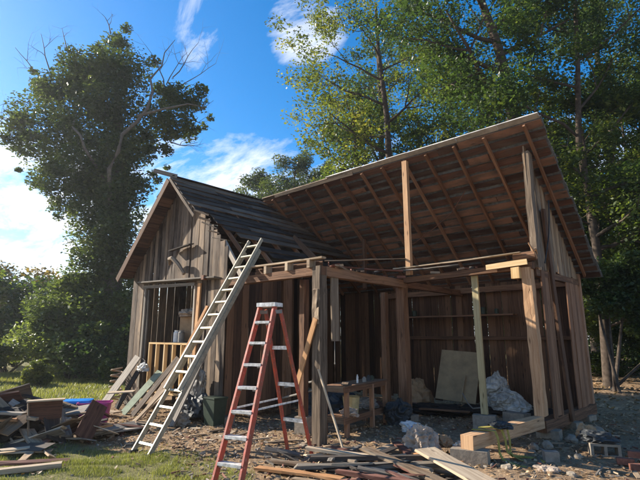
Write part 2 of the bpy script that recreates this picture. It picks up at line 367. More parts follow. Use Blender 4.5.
scatter('far_litter', 'fallen leaves under the trees behind the shed', M_LITTER, gpoints(16000, (-12, 8, 14, 40), lambda x, y: 0.8, 4), 0.12, True, 8)
# splinters and chips
mb = MB()
rg = random.Random(11)
for k in range(1500):
    if k < 850: x, y = rg.gauss(-5.0, 1.7), rg.gauss(5.3, 1.1)
    elif k < 1150: x, y = rg.gauss(-9.4, 1.3), rg.gauss(4.3, 0.9)
    else: x, y = rg.uniform(-6, 0), rg.uniform(5, 12)
    a = rg.uniform(0, 3.14); l = rg.uniform(0.02, 0.13) * rg.uniform(.5, 1.4); z = gh(x, y) + 0.012
    mb.board((x - math.cos(a) * l / 2, y - math.sin(a) * l / 2, z + rg.uniform(-.01, .03)), (x + math.cos(a) * l / 2, y + math.sin(a) * l / 2, z + rg.uniform(-.01, .03)), rg.uniform(.01, .03), rg.uniform(.006, .02), mi=rg.choice((0, 1, 1, 2, 3)))
tag(mb.build('wood_chips', [M_PALE, M_GREY, M_REDB, M_TANWALL]), 'splinters and wood chips strewn over the ground', None, None, 'stuff')

# ------------------------------------------------------------------ the shed
RZ, RY, SL = 5.85, 8.95, 0.81                 # ridge height, ridge line, fall of the back slope
def back_z(y): return RZ - SL * (y - RY)
GX, GZ, GS = -10.6, 5.80, 0.97                # ridge of the gabled wing and its fall
def wing_z(x): return GZ - GS * abs(x - GX)
barn = thing('shed', 'old weathered board shed with its front roof slope stripped off and its frame open', 'shed', (-7.5, 9, 0))
def part(mb, name, mat, label=None, parent=barn):
    # parts are modelled in world space; the parent only carries them
    o = mb.build(name, mat, None)
    o.parent = parent
    base = parent
    loc = Vector((0, 0, 0))
    while base is not None: loc += base.location if base.type == 'EMPTY' else Vector((0, 0, 0)); base = base.parent
    o.matrix_parent_inverse = Matrix.Identity(4) if parent.type != 'EMPTY' else Matrix.Translation(-loc)
    if label: o['label'] = label
    return o

def vwall(mb, x0, x1, y, zf0, zf1, bw=0.19, axis='x', t=0.022, gap=0.006, lapj=0.012, skip=None, rag0=0.05, rag1=0.0):
    """vertical board siding; zf0/zf1 give the bottom and top of each board"""
    p = x0
    while p < x1 - 0.02:
        w = min(bw * U(0.75, 1.25), x1 - p); c = p + w / 2
        z0, z1 = zf0(c), zf1(c)
        if z1 - z0 > 0.08 and not (skip and skip(c)):
            off = U(-lapj, lapj)
            za, zb = z0 + U(-rag0, rag0), z1 + U(-rag1, rag1)
            if axis == 'x': mb.board((c, y + off, za), (c + U(-.01, .01), y + off + U(-.008, .008), zb), w - U(gap * .3, gap * 2.2), t, up=(1, 0, 0), seg=5, jit=0.0022, bow=0.008)
            else: mb.board((y + off, c, za), (y + off + U(-.008, .008), c + U(-.01, .01), zb), w - U(gap * .3, gap * 2.2), t, up=(0, 1, 0), seg=5, jit=0.0022, bow=0.008)
        p += w

# back slope: boards along the ridge, seen from below, with shingles over them
mb = MB(); n = 20; run = 12.34 - RY; sl_len = run * math.hypot(1, SL)
nrm = Vector((0, SL, 1)).normalized(); dn = Vector((0, 1, -SL)).normalized()
for k in range(n):
    q = (k + 0.5) / n; c = Vector((0, RY, RZ)) + dn * (q * sl_len)
    xe = -2.52 + U(-.03, .03); xs = -10.62
    cuts = [xe] + sorted([U(-10, -3.5) for _ in range(3)], reverse=True) + [xs]
    for a_, b_ in zip(cuts[:-1], cuts[1:]):
        j = U(-.008, .008)
        mb.board((a_ - .003, c.y, c.z + j), (b_ + .003, c.y, c.z + j + U(-.004, .004)), sl_len / n - U(0.045, 0.095), 0.022, up=dn, seg=7, jit=0.006, bow=0.010)
roof = part(mb, 'roof', M_SHEATH, 'reddish brown spaced boards of the back roof seen from below')
mb = MB()
for k in range(24):                                      # shingle courses on top, each a little proud of the next
    a_ = Vector((0, RY, RZ)) + dn * (k * sl_len / 24 - .03) + nrm * 0.032; b_ = a_ + dn * (sl_len / 24 + 0.03) - nrm * 0.008
    x0, x1 = -10.62, -2.50 + U(-.025, .03)
    mb.board((x0, (a_.y + b_.y) / 2, (a_.z + b_.z) / 2), (x1, (a_.y + b_.y) / 2, (a_.z + b_.z) / 2), (b_ - a_).length, 0.012, up=(b_ - a_), seg=4)
part(mb, 'shingles', M_SHINGLE, None, roof)
mb = MB()
pts = [-7.9, -6.7, -5.4, -4.2, -3.3, -2.5]
for a_, b_ in zip(pts[:-1], pts[1:]):
    mb.board((a_, RY - 0.05, RZ + 0.045 + U(-.004, .004)), (b_ - .01, RY - 0.05, RZ + 0.045 + U(-.006, .006)), 0.15, 0.02, up=(0, -1, 0.35), seg=3, jit=.003)
part(mb, 'ridge_strip', M_DRIP, 'pale strip along the bare ridge', roof)
mb = MB(); mb.board((-10.5, RY - .03, RZ + .02), (-7.85, RY - .05, RZ + .02), 0.11, 0.025, up=(0, -1, .3), seg=4, jit=.004)
mb.board((-9.9, RY - .10, RZ - .03), (-7.0, RY - .09, RZ - .035), 0.08, 0.025, up=(0, -.4, 1), seg=4, jit=.004)
part(mb, 'ridge_board', M_POSTG, 'bare board ends at the ridge junction', roof)
# rafters
for x in (-10.1, -9.4, -8.70, -8.02, -7.43, -6.78, -6.17, -5.55, -4.97, -4.29, -3.62):
    mb = MB(); a_ = Vector((x, RY - 0.02, RZ - 0.075)); b_ = Vector((x + U(-.03, .03), 12.15, back_z(12.15) - 0.075))
    mb.board(a_, b_, 0.085, 0.05, up=nrm, seg=6, jit=0.003, bow=0.012); part(mb, 'rafter', M_RAFT)
mb = MB(); mb.board((-2.80, RY - .04, RZ - .07), (-2.80, 12.18, back_z(12.18) - .07), 0.10, 0.045, up=nrm, seg=6, jit=.003)
part(mb, 'rafter', M_RAFT, 'rake rafter outside the right gable siding')

# wing roof
wl = 2.42
def wing(side):
    mb = MB(); ln = wl * math.hypot(1, GS) + .02; nn = 15; d2 = Vector((side, 0, -GS)).normalized(); nv = Vector((side * GS, 0, 1)).normalized()
    for k in range(nn):
        q = (k + .5) / nn; c = Vector((GX, 0, GZ)) + d2 * (q * ln); w = ln / nn + 0.02
        y0, y1 = 5.85 + U(-.02, .02), 12.25
        if side > 0:
            y1 = RY + (abs(c.x - GX) * GS + 0.05) / SL - 0.05
            if c.x > GX + 0.9: y0 = 5.9 + U(0, .12)
            if c.x > GX + 1.15: y0 = 6.1 + (c.x - GX - 1.15) * 1.15 + U(-.12, .22)
        nsp = 2
        cut = U(y0 + 1, y1 - 0.4)
        for (ya, yb) in ((y0, cut), (cut + .006, y1)):
            if side > 0 and k > 7 and U(0, 1) < .17: continue
            t_ = U(-.004, .012)
            # lower edge lifted: each board laps the next one down
            mb.board(Vector((c.x, ya, c.z)) + nv * (.02 + t_), Vector((c.x, yb, c.z)) + nv * (.02 + t_ + U(-.01, .015)), w, 0.020, up=d2 + nv * 0.13, seg=5, jit=0.007, bow=0.016, rag=.03)
    return mb
wr = part(wing(1), 'roof', M_ROOFTOP, 'dark grey lapped boards of the wing roof, ragged at the lower front')
part(wing(-1), 'roof', M_ROOFTOP, 'far slope of the wing roof')
for side in (-1, 1):
    for y in (6.6, 7.3, 8.0, 8.7):
        mb = MB(); d2 = Vector((side, 0, -GS)).normalized(); a_ = Vector((GX, y, GZ - .07)); l_ = 3.3
        mb.board(a_ + Vector((side * .03, 0, 0)), a_ + d2 * l_, 0.09, 0.05, up=Vector((side * GS, 0, 1)), seg=4, jit=.003); part(mb, 'rafter', M_RAFT)
# rakes of the front gable
mb = MB(); mb.board((GX - 0.01, 5.83, GZ - .08), (GX - wl - .04, 5.83, wing_z(GX - wl - .04) - .08), 0.17, 0.028, up=(-GS, 0, 1), seg=6, jit=.003, rag=.02)
part(mb, 'rake_board', M_BEAM, 'reddish brown rake board hanging past the gable')
mb = MB()                                               # soffit boards under the overhang
for k in range(12):
    q = (k + .5) / 12 * wl; mb.board((GX - q, 5.86, wing_z(GX - q) - .045), (GX - q, 6.24, wing_z(GX - q) - .045), wl / 12 * 1.38 - .01, .018, up=(-1, 0, -GS), jit=.002)
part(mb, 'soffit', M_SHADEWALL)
mb = MB(); mb.board((GX + .02, 5.84, GZ - .05), (GX + 1.25, 5.84, wing_z(GX + 1.25) - .05), 0.07, 0.028, up=(GS, 0, 1), seg=4, jit=.004, rag=.02)
part(mb, 'rake_board', M_SIDE, 'thin weathered rake strip, broken off halfway down')
for i in range(5):
    mb = MB(); x = GX + 1.15 + i * .2; mb.board((x, 5.88 + U(-.03, .05), wing_z(x) + U(-.02, .05)), (x + U(-.05, .1), 6.25, wing_z(x) + U(-.05, .02)), U(.02, .05), .015, jit=.004); part(mb, 'splinter', M_PALE, 'pale broken board end at the torn rake')
mb = MB(); mb.board((GX - .28, 5.55, GZ + .16), (GX + .1, 6.0, GZ + .02), 0.11, 0.03, up=(0, 0, 1), jit=.004)
part(mb, 'ridge_board', M_GREY, 'ridge board end sticking out over the gable peak')
mb = MB(); mb.board((GX, 5.9, GZ + .035), (GX, RY, GZ + .05), 0.16, .02, up=(1, 0, 0), seg=6, jit=.005); part(mb, 'ridge_cap', M_ROOFTOP)

# front gable wall of the wing
FY = 6.25
top = lambda x: wing_z(x) - 0.07
mb = MB()
vwall(mb, -12.90, -12.08, FY, lambda x: 0.08, top, bw=.17, rag0=.04)
vwall(mb, -12.08, -9.72, FY, lambda x: 3.12, top, bw=.16, rag0=.02)
vwall(mb, -9.72, -8.50, FY, lambda x: 0.12 if x > -9.3 else 0.4, top, bw=.15, rag0=.06)
part(mb, 'gable_wall', M_SIDE, 'weathered grey brown vertical siding, sunlit below the eave shadow')
wf = MB()
wf.board((-12.10, FY - .03, .5), (-12.10, FY - .03, 3.12), .09, .05, up=(1, 0, 0), seg=3, jit=.003)
wf.board((-12.2, FY - .05, 3.10), (-9.7, FY - .05, 3.00), .075, .04, up=(0, 0, 1), seg=4, jit=.003)
wf.board((-11.98, FY - .0, 3.02), (-11.98, FY, .5), .05, .04, up=(1, 0, 0))
wf.board((-9.74, FY - .01, .4), (-9.74, FY - .01, 3.0), .06, .05, up=(1, 0, 0))
part(wf, 'window_frame', M_GREY, 'silvered timber frame of the wide open window')
mb = MB(); mb.board((-12.28, FY - .10, 3.22), (-8.72, FY - .10, 3.06), .20, .035, up=(0, -1, .1), seg=6, jit=.004, rag=.03)
part(mb, 'ledge', M_GREY, 'long ledge board over the open window')
mb = MB(); mb.board((-10.75, FY - .14, 3.92), (-9.85, FY - .12, 3.98), .16, .025, up=(0, -1, -.2), jit=.003)
part(mb, 'ledge', M_DARKB, 'short dark ledge in the gable')
mb = MB(); mb.tube([(-10.75, 6.1, 3.55), (-10.62, 6.02, 3.68), (-10.45, 6.0, 3.68), (-10.25, 6.05, 3.50), (-10.05, 6.1, 3.26)], [.03, .06, .065, .06, .045], 8)
part(mb, 'bent_duct', M_POSTG, 'curved dull pipe on the ledge')
mb = MB(); mb.box((-9.15, FY - .18, 3.09), (.09, .09, .10)); part(mb, 'bracket', M_RUST)
# side wall of the wing facing the bay, then a wide opening
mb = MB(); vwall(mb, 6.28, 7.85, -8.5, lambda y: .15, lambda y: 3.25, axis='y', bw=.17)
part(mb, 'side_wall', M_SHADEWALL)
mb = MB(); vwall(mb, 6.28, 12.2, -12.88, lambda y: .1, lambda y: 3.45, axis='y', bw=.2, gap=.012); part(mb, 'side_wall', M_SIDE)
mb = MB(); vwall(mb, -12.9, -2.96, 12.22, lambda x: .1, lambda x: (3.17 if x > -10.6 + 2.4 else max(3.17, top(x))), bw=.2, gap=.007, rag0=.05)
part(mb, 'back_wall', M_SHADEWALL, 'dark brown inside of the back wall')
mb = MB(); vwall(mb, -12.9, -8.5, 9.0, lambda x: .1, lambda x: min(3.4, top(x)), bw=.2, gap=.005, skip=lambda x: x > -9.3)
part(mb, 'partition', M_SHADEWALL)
# right gable siding above the plate and boards below
mb = MB()
vwall(mb, 9.20, 12.2, -2.95, lambda y: 3.02 + (.03 if y > 10.5 else -.02), lambda y: back_z(y) - .10, axis='y', bw=.16, gap=.008, rag0=.05)
part(mb, 'gable_wall', M_TANWALL, 'tan and grey siding high in the right gable')
for (y0, y1, x, mt, lb) in ((9.42, 9.98, -2.93, M_BEAM, 'dark brown board below the gable siding'), (11.05, 11.95, -2.93, M_RAFT, 'orange brown boards at the back corner')):
    mb = MB(); vwall(mb, y0, y1, x, lambda y: .32, lambda y: 3.02, axis='y', bw=.28, gap=.004, rag0=.02)
    part(mb, 'side_wall', mt, lb)
mb = MB(); mb.board((-2.88, 10.36, .18), (-2.88, 9.85, 4.3), .17, .05, up=(0, 1, 0), seg=8, jit=.004, bow=.02); part(mb, 'post', M_BEAM, 'thin brown post nailed outside the right gable')
mb = MB(); mb.board((-2.97, 12.12, .1), (-2.97, 12.12, 3.2), .14, .14, up=(0, 1, 0), seg=4, jit=.004); part(mb, 'post', M_RAFT)
mb = MB(); mb.board((-2.92, 9.28, 3.05), (-2.92, 9.32, RZ - .50), .20, .12, up=(0, 1, 0), seg=8, jit=.006, bow=.02, rag=.03); part(mb, 'post', M_POSTG, 'pale gable post rising to the ridge')
mb = MB(); mb.tube([(-2.86, 9.15, 3.28), (-2.84, 9.02, 3.36), (-2.86, 8.93, 3.33), (-2.9, 8.85, 3.45), (-2.86, 8.98, 3.30), (-2.84, 9.05, 3.18)], [.014, .022, .028, .014, .02, .012], 6); part(mb, 'rag', M_POSTT)
mb = MB(); mb.tube([(-2.80, 9.35, 3.12), (-2.80, 9.55, 3.4), (-2.79, 9.75, 3.75), (-2.79, 9.9, 4.2), (-2.8, 9.98, 4.5)], [.012] * 5, 5); part(mb, 'cable', M_BLACK)
# attic posts
mb = MB(); mb.board((-5.50, RY - .03, 3.1), (-5.50, RY - .03, RZ - .1), .12, .10, up=(1, 0, 0), seg=5, jit=.003); part(mb, 'post', M_POSTT, 'pale square post under the ridge')
mb = MB(); mb.board((-7.92, 10.5, 3.1), (-7.92, 10.5, back_z(10.5) - .1), .09, .09, up=(1, 0, 0), seg=3, jit=.003); part(mb, 'post', M_BEAM)
# frame of the open bay
def rpost(x, y, z0, z1, w, mat, label=None, lean=(0, 0), jit=.006, r=None):
    mb = MB(); mb.board((x, y, z0), (x + lean[0], y + lean[1], z1), w, w, up=(1, 0, 0), seg=12, jit=jit, bow=.015, r=r); return part(mb, 'post', mat, label)
cp = rpost(-5.62, 6.12, -.05, 2.98, .185, M_POSTG, 'rough grey corner post with splintered knots', r=.15)
mb = MB()
for (z, h, w, x) in ((2.20, .34, .10, -5.64), (1.93, .30, .11, -5.60)):
    mb.board((x, 6.015, z), (x + .02, 6.01, z + h), w, .02, up=(1, 0, 0), seg=3, jit=.012, rag=.04)
part(mb, 'splintered_patch', M_PALE, 'pale torn wood on the corner post', cp)
rpost(-5.80, 9.05, 0, 2.9, .20, M_BEAM)
pR = rpost(-3.02, 9.06, .40, 3.02, .175, M_POSTT, 'tan rough hewn post, sunlit above and shaded below', (-.02, .0), .008, .85)
rpost(-6.42, 6.55, 0, 2.85, .13, M_BEAM)
rpost(-7.35, 10.6, 0, 2.95, .15, M_BEAM)
rpost(-8.4, 8.0, 0, 3.2, .15, M_BEAM)
for a_, b_, w, t_, mt, lb in (
        ((-8.45, 6.10, 2.90), (-5.52, 6.12, 2.90), .15, .14, M_BEAM, 'front plate beam carrying the notched rafter blocks'),
        ((-5.62, 6.2, 2.90), (-5.78, 9.15, 2.93), .17, .15, M_BEAM, 'plate beam running back from the corner post'),
        ((-5.7, 9.05, 3.0), (-2.92, 9.07, 3.06), .12, .15, M_BEAM, 'plate beam of the open front bay'),
        ((-5.78, 9.2, 2.93), (-5.9, 12.15, 2.95), .14, .12, M_BEAM, None),
        ((-2.97, 9.2, 2.95), (-2.97, 12.2, 3.0), .13, .10, M_BEAM, None),
        ((-8.45, 12.1, 3.0), (-3.0, 12.1, 3.0), .14, .12, M_BEAM, None),
        ((-3.22, 6.55, .30), (-3.05, 9.0, .30), .19, .19, M_POSTT, 'squared orange brown sill timber with a sawn end'),
        ((-3.03, 9.02, .22), (-2.97, 12.2, .22), .20, .19, M_BEAM, 'old sill under the right gable'),
        ((-7.9, 12.12, 1.76), (-3.1, 12.12, 1.74), .09, .05, M_BEAM, None)):
    mb = MB(); mb.board(a_, b_, w, t_, seg=8, jit=.005, bow=.01)
    part(mb, 'sill' if a_[2] < .5 else 'beam', mt, lb)
for x in (-6.95, -6.35, -5.78):                          # blocks on the front plate and the lit strip over them
    mb = MB(); mb.box((x, 6.07, 3.04), (.07, .16, .15)); part(mb, 'block', M_PALE)
mb = MB(); mb.board((-7.45, 6.06, 3.15), (-5.45, 6.06, 3.12), .03, .12, seg=6, jit=.006, rag=.02); part(mb, 'top_strip', M_PALE)
mb = MB(); mb.board((-7.45, 6.18, 3.05), (-5.6, 6.18, 3.02), .14, .02, seg=3, jit=.005); part(mb, 'fascia', M_SHADEWALL)
mb = MB(); mb.board((-3.75, 8.9, 3.08), (-2.98, 8.93, 3.12), .10, .05, seg=3, jit=.004); part(mb, 'cleat', M_NEW, 'fresh pale piece nailed at the beam end')
mb = MB(); mb.board((-3.20, 8.93, 2.82), (-3.20, 8.93, 3.03), .15, .10, up=(1, 0, 0), jit=.004); part(mb, 'cleat', M_NEW, 'short pale block under the beam end')
mb = MB(); mb.tube([(-3.25, 9.04, 3.22), (-2.85, 9.05, 3.24)], [.10, .09], 9); part(mb, 'beam', M_BEAM, 'round log end on the tan post')
mb = MB(); mb.board((-7.8, 11.98, 2.34), (-4.4, 11.98, 2.32), .035, .28, seg=4, jit=.004); part(mb, 'shelf', M_BEAM)
mb = MB(); mb.board((-9.2, 8.95, 4.50), (-7.95, 8.7, 3.55), .16, .05, up=(0, 0, 1), seg=3, jit=.004); part(mb, 'rafter', M_BEAM, 'fallen rafter lying across the open attic')
mb = MB(); mb.board((-8.75, 6.3, 3.9), (-7.95, 6.2, 3.05), .12, .05, up=(1, 0, 1), seg=3, jit=.004); part(mb, 'rafter', M_GREY, 'grey rafter stub beside the torn wing roof')
mb = MB(); mb.board((-8.25, 10.3, 5.1), (-7.35, 10.3, 5.0), .12, .03, seg=2, jit=.003); part(mb, 'cleat', M_BEAM)
mb = MB()
pp = [(-6.9, 10.2, 4.35), (-6.2, 10.3, 4.1), (-5.5, 10.1, 4.35), (-4.9, 9.9, 4.6), (-4.4, 9.6, 4.95)]
mb.tube(pp, [.009] * 5, 5); part(mb, 'cable', M_RUST)
mb = MB(); mb.board((-5.60, 6.52, 1.68), (-5.60, 6.50, 2.88), .20, .03, up=(0, 1, 0), seg=4, jit=.003); part(mb, 'hanging_board', M_POSTG, 'grey board hanging from the plate beam')
mb = MB(); mb.tube([(-5.6, 6.5, 1.68), (-5.6, 6.5, 1.3)], [.006, .006], 4); mb.tube([(-5.6, 6.5, 1.31), (-5.6, 6.5, 1.28)], [.012, .012], 6); part(mb, 'pull_cord', M_TARP)
# low studs of new lumber inside the window
cr = MB()
cr.board((-11.85, 6.32, 1.62), (-9.85, 6.32, 1.60), .04, .09, seg=2)
cr.board((-11.85, 6.32, .42), (-9.85, 6.32, .42), .04, .09)
for x in (-11.82, -11.45, -11.05, -10.66, -10.28, -9.92): cr.board((x, 6.32, .44), (x, 6.32, 1.60), .04, .09, up=(1, 0, 0))
part(cr, 'stud_wall', M_NEW, 'low frame of new lumber studs in the window')
mb = MB(); mb.board((-9.62, FY - .05, .35), (-9.50, FY - .05, 3.0), .11, .04, up=(1, 0, 0), seg=2); part(mb, 'batten', M_ORANGE)
# footing stones of the shed
for k, (x, y) in enumerate(((-8.5, 6.3), (-12.8, 6.4), (-3.0, 9.3), (-3.0, 11.6), (-2.98, 10.5), (-5.8, 9.1))):
    mb = MB(); mb.box((x, y, .06), (.38, .28, .17), U(-.3, .3)); part(mb, 'footing', M_CONC)

# ------------------------------------------------------------------ loose boards on top of the frame
G_TOP = 'loose boards lying on top of the open frame'
for a_, b_, w, t_, mt, lb in (
        ((-5.5, 6.15, 3.08), (-5.6, 9.0, 3.49), .07, .02, M_PALE, 'pale thin board rising from the grey corner post to the attic post'),
        ((-5.85, 8.85, 3.26), (-3.05, 8.9, 3.30), .10, .022, M_PALE, 'long pale board on the front bay beam ending at the tan post'),
        ((-5.7, 8.72, 3.19), (-4.3, 8.95, 3.21), .12, .02, M_GREY, 'short grey board under the long pale board on the bay beam'),
        ((-5.72, 6.5, 3.05), (-5.3, 8.3, 3.10), .09, .02, M_REDB, 'reddish board on the beam running back from the corner post'),
        ((-5.45, 6.4, 3.02), (-5.95, 7.6, 3.06), .05, .03, M_TANWALL, 'tan splintered strip near the corner post top')):
    mb = MB(); mb.board(a_, b_, w, t_, up=(0, 1, 0) if abs(b_[0] - a_[0]) > 1 else (1, 0, 0), seg=6, jit=.005, rag=.05, bow=.02)
    single(mb, 'loose_board', mt, lb, 'board', G_TOP)
mb = MB()
for k in range(26):
    x, y = (-5.68 + U(-.1, .1), U(6.3, 9.0)) if k < 16 else (U(-5.6, -3.4), 9.05 + U(-.1, .1)); a = U(0, 3)
    z = 3.03 + (0 if k < 16 else .09) + (.01 * k % .03); l = U(.06, .22)
    mb.board((x, y, z), (x + math.cos(a) * l, y + math.sin(a) * l, z + U(0, .04)), U(.02, .06), .015, mi=k % 3)
tag(mb.build('roof_scraps', [M_DARKB, M_REDB, M_PALE]), 'bits of torn roofing caught on the plate beams', None, None, 'stuff')

# ------------------------------------------------------------------ aluminium extension ladder
lad = thing('extension_ladder', 'long dull aluminium extension ladder leaning on the open front beam of the shed', 'ladder', (-7.17, 3.8, 0))
def lp(s, l, o=0):     # s: across, l: metres up the ladder, o: out of its plane
    return Vector((-7.17, 3.80, 0)) + LX * s + LD * l + LN * o
LD = Vector((-0.12, 0.57, 0.815)).normalized(); LX = Vector((1, 0.06, 0)).normalized(); LN = LX.cross(LD)
for s in (-.225, .225):
    mb = MB(); mb.board(lp(s, .02), lp(s, 4.35), .075, .028, up=LN); part(mb, 'rail', M_ALUD, None, lad)
    mb = MB(); mb.board(lp(s * .88, 1.05, .075), lp(s * .88, 4.62, .075), .07, .026, up=LN); part(mb, 'rail', M_ALU, 'front section rail', lad)
    mb = MB(); mb.box(lp(s, .02) + Vector((0, 0, .0)), (.06, .13, .04)); part(mb, 'foot', M_BLACK, None, lad)
for k in range(15):
    l = .16 + k * .305; fly = l > 1.3
    if l > 4.6: break
    mb = MB(); o = .075 if fly else 0; w = .19 if fly else .215
    mb.board(lp(-w, l, o), lp(w, l, o), .036, .036, up=LN); part(mb, 'rung', M_ALU, None, lad)

# ------------------------------------------------------------------ red step ladder
sl_ = thing('stepladder', 'red fibreglass stepladder with pale metal steps, standing open on the grass', 'ladder', (-5.0, 4.4, 0))
FL, FR = Vector((-4.90, 3.50, 0)), Vector((-4.53, 3.60, 0)); RL, RR = Vector((-5.46, 5.26, 0)), Vector((-4.99, 5.30, 0))
TL, TR = Vector((-5.14, 4.36, 2.15)), Vector((-4.90, 4.42, 2.15))
across = (FR - FL).normalized()
for nm, a_, b_, lb, w, t_ in (('front_rail', FL, TL, None, .080, .030), ('front_rail', FR, TR, None, .080, .030), ('rear_rail', RL, TL + Vector((-.0, .10, -.03)), None, .055, .028), ('rear_rail', RR, TR + Vector((0, .10, -.03)), None, .055, .028)):
    mb = MB(); mb.board(a_, b_, w, t_, up=Vector((-.2, 1, 0)), r=.5); part(mb, nm, M_RED, lb, sl_)
mb = MB(); c = (TL + TR) / 2 + Vector((0, .04, .035)); mb.board(TL - across * .03 + Vector((0, .04, .03)), TR + across * .03 + Vector((0, .04, .03)), .055, .20, up=(0, 0, 1)); part(mb, 'top_cap', M_WHITEM, None, sl_)
for k in range(7):
    q = (k + 1) * .305 / 2.37
    a_, b_ = FL.lerp(TL, q), FR.lerp(TR, q)
    mb = MB(); mb.board(a_ + across * .012, b_ - across * .012, .034, .10); part(mb, 'step', M_WHITEM, None, sl_)
for q in (.26, .50, .74):
    a_, b_ = RL.lerp(TL + Vector((0, .1, 0)), q), RR.lerp(TR + Vector((0, .1, 0)), q)
    mb = MB(); mb.board(a_, b_, .05, .02); part(mb, 'rear_brace', M_WHITEM, None, sl_)
for A, Bk, T in ((FL, RL, TL), (FR, RR, TR)):
    mb = MB(); mb.board(A.lerp(T, .40), Bk.lerp(T, .40), .022, .008); part(mb, 'spreader', M_WHITEM, None, sl_)
for T in (TL, TR):
    mb = MB(); mb.board(T + Vector((0, -.02, -.07)), T + Vector((0, .12, -.06)), .05, .045); part(mb, 'hinge', M_TARP, None, sl_)
for k in range(7):
    q = (k + 1) * .305 / 2.37
    for A_, T_, sg in ((FL, TL, 1), (FR, TR, -1)):
        mb = MB(); p0 = A_.lerp(T_, q) + across * .022 * sg
        mb.board(p0 + Vector((0, -.03, -.012)), p0 + across * .05 * sg + Vector((0, -.03, -.014)), .05, .006, up=(0, 0, 1)); part(mb, 'step_bracket', M_TARP, None, sl_)
for p in (FL, FR, RL, RR):
    mb = MB(); mb.box(p + Vector((0, 0, .03)), (.055, .095, .075), .2); part(mb, 'rubber_foot', M_BLACK, None, sl_)


# ------------------------------------------------------------------ things inside the bay
bench = thing('workbench', 'rough timber workbench with a lower shelf behind the grey corner post', 'workbench', (-5.7, 7.9, 0))
def bp_(name, a, b, w, t_, mt=M_RAFT, up=(0, 0, 1), lb=None, seg=3):
    mb = MB(); mb.board(a, b, w, t_, up=up, seg=seg, jit=.004); return part(mb, name, mt, lb, bench)
bp_('top', (-5.62, 7.0, .86), (-5.98, 8.85, .86), .035, .50, M_BEAM)
bp_('edge_board', (-5.36, 6.98, .82), (-5.72, 8.86, .82), .10, .03, M_RAFT)
bp_('edge_board', (-5.90, 6.95, .82), (-5.36, 7.02, .82), .10, .03, M_TANWALL)
bp_('shelf', (-5.62, 7.0, .32), (-5.98, 8.85, .32), .03, .48, M_BEAM)
bp_('edge_board', (-5.36, 6.98, .29), (-5.72, 8.86, .29), .11, .03, M_RAFT)
bp_('edge_board', (-5.90, 6.95, .29), (-5.36, 7.02, .29), .11, .03, M_TANWALL)
for x, y in ((-5.42, 7.12), (-5.88, 7.05), (-5.72, 8.75), (-6.2, 8.7), (-5.58, 8.1)):
    bp_('leg', (x, y, 0), (x, y, .84), .08, .06, M_RAFT, up=(1, 0, 0))
def revolve(mb, c, prof, n=16, r=None, sx=1, sy=1, mi=0):
    r = rnd.random() if r is None else r; o = len(mb.v)
    for (q, z) in prof:
        for j in range(n): a = 2 * math.pi * j / n; mb.v.append((c[0] + q * sx * math.cos(a), c[1] + q * sy * math.sin(a), c[2] + z))
    for k in range(len(prof) - 1):
        for j in range(n):
            j2 = (j + 1) % n; mb.f.append((o + k * n + j, o + k * n + j2, o + (k + 1) * n + j2, o + (k + 1) * n + j)); mb.m.append(mi); mb.r.append(r); mb.uv += [(0, 0)] * 4
def lump(name, c, size, mat, label, cat, seed, n=3, amp=.35, group=None, sub=3, sharp=1.0):
    """crumpled heap: an icosphere pushed about by layered folds, flattened where it rests"""
    import bmesh
    bm = bmesh.new(); bmesh.ops.create_icosphere(bm, subdivisions=sub + 1, radius=1)
    from mathutils import noise as nz
    for v in bm.verts:
        p = v.co * 1.0; q = p * 1.7 + Vector((seed * 3.1, seed, 0))
        d = 1 + amp * (nz.noise(q) + .5 * (1 - 3 * abs(nz.noise(q * 1.6))) * sharp + .16 * (1 - 3 * abs(nz.noise(q * 4.1))) * sharp - .2)
        p = p * d; v.co = Vector((p.x * size[0], p.y * size[1], max(p.z, -.55) * size[2]))
    me = bpy.data.meshes.new(name); bm.to_mesh(me); bm.free(); me.materials.append(mat)
    o = bpy.data.objects.new(name, me); C.objects.link(o); o.location = (c[0], c[1], c[2] + .52 * size[2]); return tag(o, label, cat, group)

mb = MB(); revolve(mb, (-5.66, 7.55, .34), [(.0, .0), (.13, .0), (.165, .30), (.175, .31), (.16, .31), (.15, .28), (.12, .02), (0, .02)]); single(mb, 'bucket', M_BUCKET, 'cream plastic bucket on the lower shelf of the workbench', 'bucket', smooth=False)
lump('plastic_bag', (-5.50, 7.30, .33), (.16, .14, .10), M_CLOTH, 'crumpled pale bag before the cream bucket on the workbench shelf', 'bag', 3)
lump('plastic_sheet', (-5.88, 8.25, .34), (.20, .36, .13), M_TARP, 'heap of blue grey plastic sheet at the far end of the workbench shelf', 'sheet', 4)
for k, (x, y, h, r_, mt, lb) in enumerate(((-5.66, 7.75, .16, .02, M_WHITEM, 'slim pale bottle standing on the workbench top'), (-5.72, 8.05, .10, .04, M_TARP, 'grey tin in the middle of the workbench top'), (-5.80, 8.3, .12, .045, M_DTARP, 'dark tin beside the grey tin on the workbench top'), (-5.9, 8.55, .09, .05, M_GREENB, 'green tin at the far end of the workbench top'))):
    mb = MB(); revolve(mb, (x, y, .878), [(0, 0), (r_, 0), (r_, h * .75), (r_ * .55, h * .85), (r_ * .55, h), (0, h)], 12); single(mb, 'bottle' if k == 0 else 'tin', mt, lb, 'container')
mb = MB(); mb.board((-5.45, 7.1, .90), (-5.75, 7.5, .91), .02, .12); single(mb, 'board_scrap', M_TANWALL, 'tan board scrap at the near end of the workbench top', 'board')
for o in list(C.objects):                                # the whole bench with its load stands a little further left
    if o.parent is None and ('workbench' in o.get('label', '') and o.get('category') not in ('stick',)):
        o.location.x -= .25; o.location.y -= .22
